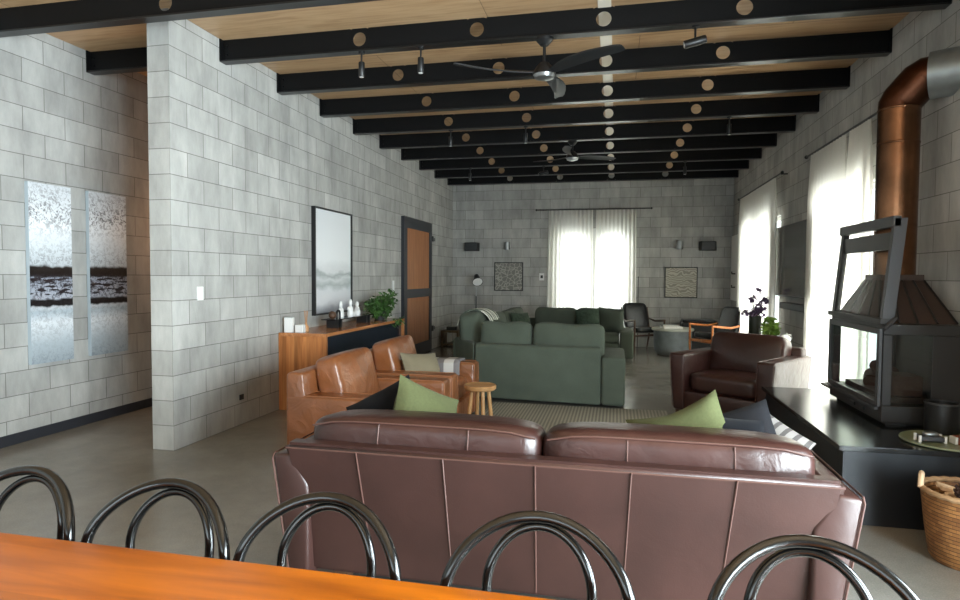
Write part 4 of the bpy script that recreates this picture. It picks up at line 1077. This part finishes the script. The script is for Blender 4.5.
for k in range(16):
    a = rnd.uniform(0, 6.28); r = rnd.uniform(0.05, 0.26); h = rnd.uniform(0.30, 0.56)
    if k == 0: a, r, h = PI, 0.24, 0.36
    if k == 1: a, r, h = 0.2, 0.05, 0.66
    tip = Vector((r*math.cos(a)*0.6, r*math.sin(a), h))
    tube(st, [(0.02*math.cos(a), 0.02*math.sin(a), 0.25), (tip.x*0.5, tip.y*0.5, 0.25+(h-0.25)*0.65), tip], 0.004, 5)
    leaves(pf, 20, tip, (0.06, 0.06, 0.06), 0.05, k+50, ratio=0.6, hollow=0)
leaves(pf, 60, (0, 0, 0.34), (0.15, 0.18, 0.07), 0.05, 99, ratio=0.6, hollow=0)
obj('stems', st, M['stem'], t)['kind'] = 'stuff'; obj('petals', pf, M['purple'], t)['kind'] = 'stuff'
t = thing('potted_plant', 'bright lime green houseplant below the television', 'plant', (5.33, -4.42, 0.58))
b = B(); lathe(b, [(0, 0), (0.05, 0), (0.065, 0.09), (0.06, 0.1), (0, 0.09)], 20); obj('pot', b, M['pot'], t, True)
b = B(); leaves(b, 170, (0, 0, 0.20), (0.11, 0.16, 0.13), 0.075, 31, ratio=0.7); obj('foliage', b, M['leaf_light'], t)
t = thing('white_orchid', 'small white flower behind the arm of the brown armchair', 'flower', (5.33, -5.15, 0.58))
b = B(); lathe(b, [(0, 0), (0.035, 0), (0.04, 0.06), (0, 0.055)], 16); obj('pot', b, M['pot'], t, True)
b = B(); tube(b, [(0, 0, 0.05), (0.01, 0.01, 0.13)], 0.004, 6); obj('stem', b, M['leaf'], t)
b = B(); leaves(b, 26, (0.01, 0.01, 0.15), (0.05, 0.05, 0.04), 0.06, 41, ratio=0.9, hollow=0); obj('petals', b, M['white_cer'], t)['kind'] = 'stuff'
# white panel in far right corner
t = thing('wall_planter', 'tall narrow white panel with small dark hooks in the far right corner', 'wall panel', (RX, -0.5, 0.98))
b = B(); bx(b, -0.05, -0.002, -0.36, 0.36, 0, 1.22, 0.004); obj('board', b, M['white_frame'], t)
for z in (0.25, 0.5):
    b = B(); tube(b, [(-0.05, -0.1, z), (-0.11, -0.1, z), (-0.11, -0.1, z+0.04)], 0.012, 8); obj('hook', b, M['black'], t)

# ================================================================== DRUM TABLE, BOOKS, TEAK CHAIRS
t = thing('drum_table', 'round blue-grey concrete drum table with pale stone top near the end wall', 'side table', (4.45, -1.05, 0))
b = B(); lathe(b, [(0, 0), (0.25, 0.0), (0.29, 0.03), (0.325, 0.10), (0.335, 0.2), (0.335, 0.44), (0, 0.44)], 40); obj('drum', b, M['concrete_drum'], t, True)
b = B(); lathe(b, [(0, 0.44), (0.36, 0.44), (0.372, 0.45), (0.372, 0.475), (0.365, 0.485), (0, 0.485)], 40); obj('top', b, M['stone_top'], t, True)
def book(loc, rz, s, lb, cov):
    t = thing('book', lb, 'book', loc, rz, 'books on the drum table')
    b = B(); bx(b, -s[0]/2, s[0]/2, -s[1]/2, s[1]/2, 0, 0.003); bx(b, -s[0]/2, s[0]/2, -s[1]/2, s[1]/2, s[2]-0.003, s[2]); bx(b, -s[0]/2, -s[0]/2+0.003, -s[1]/2, s[1]/2, 0.003, s[2]-0.003); obj('cover', b, cov, t)
    b = B(); bx(b, -s[0]/2+0.004, s[0]/2-0.004, -s[1]/2+0.004, s[1]/2-0.004, 0.003, s[2]-0.003); obj('pages', b, M['paper'], t)
book((4.42, -1.12, 0.485), 0.25, (0.34, 0.26, 0.035), 'large white book lying on the drum table, under the other', M['paper'])
book((4.40, -1.10, 0.52), 0.1, (0.30, 0.22, 0.025), 'thinner grey-covered book on top of the white book', M['book_dark'])
def teak_chair(lb, loc, rz, woodm):
    """faces local -Y"""
    t = thing('lounge_chair', lb, 'armchair', loc, rz, 'black leather lounge chairs with timber arms')
    b = B(); soft(b, (0, -0.02, 0.40), (0.50, 0.52, 0.11), 8, 6, (0, 0, 0.1), Euler((-0.10, 0, 0))); obj('seat_cushion', b, M['blackgloss2'], t, True)
    b = B(); soft(b, (0, 0.30, 0.65), (0.50, 0.09, 0.52), 8, 6, (0, 0.2, 0), Euler((-0.30, 0, 0))); obj('back_cushion', b, M['blackgloss2'], t, True)
    for s in (-1, 1):
        b = B(); tube(b, [(s*0.30, -0.30, 0.60), (s*0.305, -0.15, 0.585), (s*0.30, 0.08, 0.565), (s*0.28, 0.30, 0.60)], [0.018, 0.02, 0.018, 0.014], 10); obj('arm', b, woodm, t, True)
        b = B(); tube(b, [(s*0.29, -0.28, 0.0), (s*0.295, -0.29, 0.3), (s*0.30, -0.29, 0.60)], [0.014, 0.019, 0.017], 10); obj('leg', b, woodm, t, True)
        b = B(); tube(b, [(s*0.27, 0.34, 0.0), (s*0.27, 0.24, 0.32), (s*0.27, 0.36, 0.82)], [0.014, 0.019, 0.012], 10); obj('leg', b, woodm, t, True)
        b = B(); tube(b, [(s*0.29, -0.28, 0.33), (s*0.27, 0.26, 0.28)], 0.016, 8); obj('side_rail', b, woodm, t, True)
    b = B(); tube(b, [(-0.29, -0.28, 0.32), (0.29, -0.28, 0.32)], 0.018, 8); obj('front_rail', b, woodm, t, True)
M['blackgloss2'] = leather('black_leather', (20, 21, 23), 0.32, 0.3)
teak_chair('black leather lounge chair with dark timber arms, left of the drum table', (3.93, -0.66, 0), 0.42, M['dark_wood'])
teak_chair('black leather lounge chair with orange teak arms, right of the drum table', (5.10, -1.60, 0), -1.05, M['chair_wood'])
t = thing('black_ottoman', 'low black box seat behind the teak-armed chair against the end wall', 'ottoman', (4.98, -0.38, 0))
b = B(); bx(b, -0.32, 0.32, -0.2, 0.2, 0.04, 0.55, 0.02); obj('body', b, M['black'], t)
b = B(); bx(b, -0.31, 0.31, -0.19, 0.19, 0.55, 0.60, 0.02); obj('cushion_top', b, M['blackgloss2'], t)

# ================================================================== FLOOR LAMP AND CRATE (far left)
t = thing('floor_lamp', 'black floor lamp with a white-lined dish shade in the far left corner', 'floor lamp', (0.66, -0.6, 0))
b = B(); lathe(b, [(0, 0), (0.13, 0), (0.13, 0.015), (0.02, 0.025), (0, 0.025)], 28); obj('base', b, M['black'], t, True)
b = B(); cyl(b, (0, 0, 0.02), (0, 0, 1.0), 0.012, 10); obj('pole', b, M['black'], t, True)
b = B(); cyl(b, (0, 0, 1.0), (0, 0, 1.22), 0.009, 10); tube(b, [(0, 0, 1.22), (0.0, -0.02, 1.30), (0.03, -0.08, 1.33)], 0.009, 8); obj('upper_pole', b, M['steel'], t, True)
LM = TR((0.05, -0.10, 1.30), -0.85, 0.1, 0.5) @ Matrix.Scale(0.66, 4)
b = B(); lathe(b, [(0.0, 0.27), (0.07, 0.26), (0.10, 0.12), (0.13, 0.03), (0.165, -0.03), (0.160, -0.032), (0.12, 0.022), (0.085, 0.11), (0, 0.2)], 28, mat=LM); obj('shade', b, M['black'], t, True)
b = B(); lathe(b, [(0.0, -0.01), (0.09, -0.012), (0.150, -0.026), (0.145, -0.034), (0.08, -0.028), (0, -0.03)], 28, mat=LM); obj('reflector', b, M['white_cer'], t, True)
t = thing('crate_table', 'small weathered timber crate table in the far left corner', 'side table', (0.21, -0.85, 0))
b = B(); bx(b, -0.17, 0.19, -0.17, 0.17, 0.28, 0.32, 0.003); obj('top', b, M['crate_wood'], t)
for sx in (-0.15, 0.17):
    b = B(); bx(b, sx-0.02, sx+0.02, -0.16, 0.16, 0, 0.28, 0.003); obj('side', b, M['crate_wood'], t)
b = B(); bx(b, -0.13, 0.15, -0.15, 0.15, 0.03, 0.05); obj('shelf', b, M['crate_wood'], t)
t = thing('radio', 'small black box on the crate table', 'box', (0.22, -0.85, 0.32))
b = B(); bx(b, -0.10, 0.10, -0.06, 0.06, 0, 0.07, 0.008); obj('case', b, M['black'], t); b = B(); bx(b, -0.08, 0.08, -0.063, -0.06, 0.012, 0.058); obj('grille', b, M['pot'], t)

# ================================================================== HEARTH AND FIREPLACE
HZ = 0.46
t = thing('hearth_plinth', 'long black steel hearth plinth along the right wall under the fireplace', 'hearth', (0, 0, 0))
b = B(); bx(b, 4.72, RX-0.002, -8.83, -6.97, 0, HZ-0.03); obj('plinth', b, M['hearth_side'], t)
b = B(); bx(b, 4.69, RX-0.002, -8.86, -6.94, HZ-0.03, HZ, 0.003); obj('top_slab', b, M['hearth'], t)
def fireplace():
    t = thing('glass_fireplace', 'dark steel glass-sided wood fireplace with a raised door, standing on the black hearth', 'fireplace', (0, 0, 0))
    C_ = M['cast']; x0, x1, y0, y1 = 5.12, 5.58, -8.28, -7.30; zb, zt = HZ, 1.12
    b = B(); bx(b, x0, x1, y0, y1, zb+0.02, zb+0.13, 0.006); bx(b, x0+0.04, x1-0.03, y0+0.04, y1-0.04, zb, zb+0.02); obj('base_box', b, C_, t)
    b = B(); bx(b, x0-0.03, x0+0.0, y0+0.04, y1+0.02, zb+0.095, zb+0.115, 0.004); bx(b, x0-0.06, x0-0.03, y1-0.16, y1+0.03, zb+0.09, zb+0.112, 0.008); obj('front_ledge', b, M['cast_light'], t)
    b = B()
    for yy in (-7.85, -8.02):
        b = B(); bx(b, x0-0.012, x0, yy, yy+0.09, zb+0.045, zb+0.07, 0.004); obj('air_slider', b, M['black'], t)
    b = B(); bx(b, x0, x1, y0, y1, zt-0.07, zt, 0.005); obj('top_box', b, C_, t)
    p = 0.055
    for (a, c) in ((x0, y0), (x0, y1-p), (x1-p, y1-p)):
        b = B(); bx(b, a, a+p, c, c+p, zb+0.13, zt-0.07, 0.004); obj('corner_post', b, C_, t)
    b = B(); bx(b, x1-0.18, x1, y0, y0+p, zb+0.13, zt-0.07, 0.003); bx(b, x1-0.02, x1, y0+p, y1-p, zb+0.13, zt-0.07); obj('side_panel', b, C_, t)
    # door frame on the long side
    b = B()
    bx(b, x0-0.022, x0-0.001, y0+0.01, y0+0.05, zb+0.12, zt-0.03, 0.003); bx(b, x0-0.022, x0-0.001, y1-0.05, y1-0.01, zb+0.12, zt-0.03, 0.003)
    bx(b, x0-0.022, x0-0.001, y0+0.05, y1-0.05, zt-0.07, zt-0.03, 0.003); bx(b, x0-0.022, x0-0.001, y0+0.05, y1-0.05, zb+0.12, zb+0.15, 0.003)
    d = obj('door', b, M['cast_light'], t)
    b = B(); bx(b, x0-0.014, x0-0.008, y0+0.05, y1-0.05, zb+0.15, zt-0.07); obj('pane', b, M['glass'], d)
    b = B(); bx(b, x0+p, x1-0.18, y0+0.008, y0+0.014, zb+0.13, zt-0.07); obj('pane', b, M['glass'], t)
    b = B(); bx(b, x0+p, x1-p, y1-0.014, y1-0.008, zb+0.13, zt-0.07); obj('pane', b, M['glass'], t)
    # firebrick base, grate and charred log
    b = B(); bx(b, x0+0.07, x1-0.1, y0+0.12, y1-0.12, zb+0.131, zb+0.17, 0.004); obj('fire_bed', b, M['hood'], t)
    b = B()
    for k in range(6): tube(b, [(x0+0.30, y0+0.22+k*0.03, zb+0.17), (x0+0.30, y0+0.22+k*0.03, zb+0.29)], 0.006, 6)
    bx(b, x0+0.12, x0+0.31, y0+0.18, y0+0.20, zb+0.17, zb+0.30); bx(b, x0+0.12, x0+0.31, y0+0.18, y0+0.40, zb+0.285, zb+0.30); obj('grate', b, M['firelog'], t)
    b = B(); tube(b, [(x0+0.14, y1-0.42, zb+0.20), (x0+0.22, y1-0.22, zb+0.22)], [0.05, 0.055], 12); tube(b, [(x0+0.26, y1-0.46, zb+0.27), (x0+0.25, y1-0.2, zb+0.29)], [0.05, 0.045], 12); obj('log', b, M['firelog'], t, True)
    # ribbed hood up to the flue
    fx, fy = 5.375, -7.75
    b = B(); tt = bmesh.new()
    lo = [(x0+0.01, y0+0.1), (x1, y0+0.1), (x1, y1-0.1), (x0+0.01, y1-0.1)]; s = 0.135
    hi = [(fx-s, fy-s), (fx+s, fy-s), (fx+s, fy+s), (fx-s, fy+s)]
    vl = [tt.verts.new((*q, zt)) for q in lo]; vh = [tt.verts.new((*q, 1.40)) for q in hi]; vt = [tt.verts.new((*q, 1.44)) for q in hi]
    tt.faces.new(vl[::-1]); tt.faces.new(vt)
    for a, c in ((vl, vh), (vh, vt)):
        for i in range(4): tt.faces.new((a[i], a[(i+1) % 4], c[(i+1) % 4], c[i]))
    merge(b, tt); obj('hood', b, M['hood'], t)
    b = B()
    for side in range(4):
        for k in range(0, 5):
            u = k/4
            p0 = Vector((*lo[side], zt)).lerp(Vector((*lo[(side+1) % 4], zt)), u); p1 = Vector((*hi[side], 1.40)).lerp(Vector((*hi[(side+1) % 4], 1.40)), u)
            if p0.x > RX-0.03: continue
            tube(b, [p0+Vector((0, 0, 0.004)), p1], 0.009, 4)
    obj('hood_rib', b, C_, t)
    # flue: copper upright, elbow, galvanised run into the wall
    b = B(); cyl(b, (fx, fy, 1.44), (fx, fy, 2.61), 0.13, 40); obj('flue_pipe', b, M['copper'], t, True)
    for z in (2.37, 2.61):
        b = B(); lathe(b, [(0.13, -0.008), (0.1325, -0.005), (0.1325, 0.005), (0.13, 0.008)], 40, (fx, fy, z)); obj('flue_band', b, M['copper'], t, True)
    dx, dy = 0.86, -0.51
    b = B(); pts = [Vector((fx, fy, 2.61)), Vector((fx, fy, 2.655)), Vector((fx+0.01*dx, fy+0.01*dy, 2.67)), Vector((fx+0.125*dx, fy+0.125*dy, 2.80)), Vector((fx+0.14*dx, fy+0.14*dy, 2.81)), Vector((fx+0.20*dx, fy+0.20*dy, 2.81))]
    tube(b, pts, [0.131, 0.131, 0.133, 0.133, 0.131, 0.131], 40); obj('flue_elbow', b, M['copper_dark'], t, True)
    b = B(); cyl(b, (fx+0.175*dx, fy+0.175*dy, 2.81), (fx+0.37, fy+0.37*dy/dx, 2.81), 0.158, 40); obj('flue_run', b, M['galv'], t, True)
    # raised lift-up door frame, leaning towards the flue
    zr0, zr1 = 1.13, 1.80; lean = 0.06
    def X(z): return x0-0.015+lean*(z-zr0)/(zr1-zr0)
    def post(y, wy, wx, mat, name, z0=zr0, z1=zr1):
        bm = B(); v = []
        for z in (z0, z1):
            for (a, c) in ((0, 0), (wx, 0), (wx, wy), (0, wy)): v.append(bm.verts.new((X(z)+a, y+c, z)))
        for f in ((3, 2, 1, 0), (4, 5, 6, 7), (0, 1, 5, 4), (1, 2, 6, 5), (2, 3, 7, 6), (3, 0, 4, 7)): bm.faces.new([v[i] for i in f])
        bmesh.ops.recalc_face_normals(bm, faces=bm.faces[:])
        return obj(name, bm, mat, t)
    b = B(); bx(b, x0-0.03, x0+0.05, y0-0.02, y1+0.0, zt, zt+0.035, 0.004); obj('door_track', b, C_, t)
    r1 = post(y0-0.005, 0.045, 0.07, M['cast_light'], 'raised_door_post'); r2 = post(y1-0.10, 0.06, 0.04, C_, 'raised_door_post')
    bm = B(); bx(bm, X(zr1)-0.012, X(zr1)+0.035, y0-0.005, y1-0.02, zr1-0.055, zr1+0.015, 0.004); obj('raised_door_rail', bm, M['cast_light'], t)
    bm = B(); bx(bm, X(zr1-.14)+0.01, X(zr1-.14)+0.03, y0+0.045, y1-0.10, zr1-0.20, zr1-0.085, 0.004); obj('raised_door_rail', bm, C_, t)
    bm = B(); v = [bm.verts.new(p) for p in ((X(zr0)+0.01, y0+0.045, zr0+0.04), (X(zr0)+0.01, y1-0.10, zr0+0.04), (X(zr1-.2)+0.01, y1-0.10, zr1-0.2), (X(zr1-.2)+0.01, y0+0.045, zr1-0.2))]
    v2 = [bm.verts.new(q.co+Vector((0.006, 0, 0))) for q in v]
    bm.faces.new(v); bm.faces.new(v2[::-1])
    for i in range(4): bm.faces.new((v[i], v[(i+1) % 4], v2[(i+1) % 4], v2[i]))
    bmesh.ops.recalc_face_normals(bm, faces=bm.faces[:]); obj('raised_door_pane', bm, M['glass_ar'], t)
    bm = B(); tube(bm, [(x0+0.06, y0-0.015, zt+0.04), (x0-0.02, y0-0.06, zt-0.03)], 0.012, 8); obj('latch', bm, M['cast_light'], t)
fireplace()
t = thing('hearth_pot', 'dark cylindrical pot on the hearth in front of the fireplace', 'pot', (5.40, -8.42, HZ))
b = B(); lathe(b, [(0, 0), (0.088, 0), (0.09, 0.01), (0.09, 0.19), (0.082, 0.19), (0.08, 0.02), (0, 0.02)], 32); obj('vessel', b, M['black'], t, True)
b = B(); lathe(b, [(0.0905, 0.185), (0.094, 0.188), (0.094, 0.196), (0.084, 0.197)], 32); obj('rim', b, M['cast_light'], t, True)
t = thing('round_tray', 'round moss green tray on the near corner of the hearth', 'tray', (5.33, -8.64, HZ))
b = B(); lathe(b, [(0, 0), (0.225, 0), (0.235, 0.006), (0.232, 0.014), (0.225, 0.010), (0, 0.009)], 40); obj('dish', b, M['green_mat'], t, True)
t = thing('trinket_box', 'small clear glass and steel box on the round green tray', 'box', (5.225, -8.68, HZ+0.009))
b = B(); bx(b, -0.06, 0.06, -0.035, 0.035, 0.008, 0.035, 0.004); obj('body', b, M['cast_light'], t)
b = B(); soft(b, (0, 0, 0.045), (0.08, 0.05, 0.03), 6, 3); obj('lid', b, M['steel'], t, True)
for sx in (-0.065, 0.065):
    for sy in (-0.03, 0.03):
        b = B(); cyl(b, (sx, sy, 0), (sx, sy, 0.04), 0.008, 10); obj('foot', b, M['white_cer'], t)
t = thing('matchbox', 'brown and cream matchbox at the right of the round green tray', 'matchbox', (5.375, -8.70, HZ+0.009), 0.1)
b = B(); bx(b, -0.035, 0.06, -0.03, 0.03, 0, 0.045, 0.002); obj('sleeve', b, M['brass'], t)
b = B(); bx(b, -0.05, -0.035, -0.028, 0.028, 0.002, 0.043, 0.002); obj('tray', b, M['paper'], t)

# basket of kindling on the floor
t = thing('wicker_basket', 'round woven wicker basket on the floor by the hearth', 'basket', (5.17, -9.22, 0))
b = B(); lathe(b, [(0, 0.01), (0.15, 0.0), (0.165, 0.02), (0.185, 0.15), (0.20, 0.28), (0.208, 0.35), (0.198, 0.35), (0.185, 0.28), (0.165, 0.10), (0.14, 0.03), (0, 0.03)], 48); obj('bowl', b, M['wicker'], t, True)
b = B(); tube(b, [(0.204*math.cos(2*PI*k/48), 0.204*math.sin(2*PI*k/48), 0.352+0.004*(k % 2)) for k in range(48)], 0.014, 8, True); obj('rim', b, M['rim'], t, True)
for a in (PI*0.86, -PI*0.14):
    b = B(); c_, s_ = math.cos(a), math.sin(a)
    tube(b, [(0.202*c_-q*s_*0.07, 0.202*s_+q*c_*0.07, 0.355+0.055*math.cos(q*PI/2)**0.7) for q in (-1, -0.8, -0.5, -0.2, 0.2, 0.5, 0.8, 1)], 0.013, 8); obj('handle', b, M['kindling'], t, True)
b = B()
rnd = random.Random(9)
for k in range(26):
    a = rnd.uniform(0, PI); x, y = rnd.uniform(-0.09, 0.09), rnd.uniform(-0.09, 0.09); z = 0.30+rnd.uniform(0, 0.045)
    l = rnd.uniform(0.04, 0.07); box(b, (0, 0, 0), (2*l, 0.025, 0.02), 0.003, 1, TR((x, y, z), rnd.uniform(-.3, .3), rnd.uniform(-.3, .3), a))
bx(b, -0.11, 0.11, -0.11, 0.11, 0.05, 0.26)
o = obj('kindling', b, M['kindling']); o.location = (5.17, -9.22, 0); o['kind'] = 'stuff'; tag(o, 'pale wood chips and kindling filling the wicker basket', 'kindling')
def cone():
    b = B(); rr = []
    lathe(b, [(0, 0), (0.02, 0.004), (0.034, 0.02), (0.036, 0.035), (0.028, 0.055), (0.014, 0.072), (0, 0.078)], 14)
    for k in range(40):
        h = k/40; a = k*2.4; r = 0.037*math.sin(PI*(0.12+0.8*h))**0.6; z = 0.006+h*0.068
        box(b, (0, 0, 0), (0.014, 0.012, 0.004), 0, 1, TR((r*math.cos(a), r*math.sin(a), z), 0, -0.5, a))
    return obj('pine_cone', b, M['cone'], None, True)
c = cone(); cl = [(5.10, -9.27, 0.355, 'dark pine cone nearest the basket handle'), (5.19, -9.32, 0.355, 'dark pine cone at the front of the wicker basket'), (5.23, -9.20, 0.355, 'dark pine cone in the middle of the wicker basket')]
for i, (x, y, z, lb) in enumerate(cl):
    o = c if i == 0 else c.copy()
    if i: COL.objects.link(o)
    o.location = (x, y, z); o.rotation_euler = (0.9, i*1.3, i*2.0); tag(o, lb, 'pine cone', 'pine cones in the basket')

# assumed warm lamp, unseen in the passage behind the partition; added for its glow
t = thing('assumed_passage_light', 'assumed warm wall lamp, added out of sight in the passage behind the partition', 'wall light', (XL, -6.5, 1.9))
b = B(); lathe(b, [(0.0, -0.06), (0.04, -0.06), (0.045, 0.06), (0, 0.06)], 16, (0.08, 0, 0)); obj('shade', b, M['led'], t, True)
b = B(); bx(b, 0.001, 0.05, -0.02, 0.02, -0.02, 0.02); obj('mount', b, M['steel'], t)
l = bpy.data.lights.new('assumed_passage_glow', 'POINT'); l.energy = 16; l.color = (1.0, 0.55, 0.3); l.shadow_soft_size = 0.06  # point light added to give the assumed lamp's warm glow
lo = bpy.data.objects.new('assumed_passage_glow', l); COL.objects.link(lo); lo.location = (XL+0.2, -6.5, 1.9)
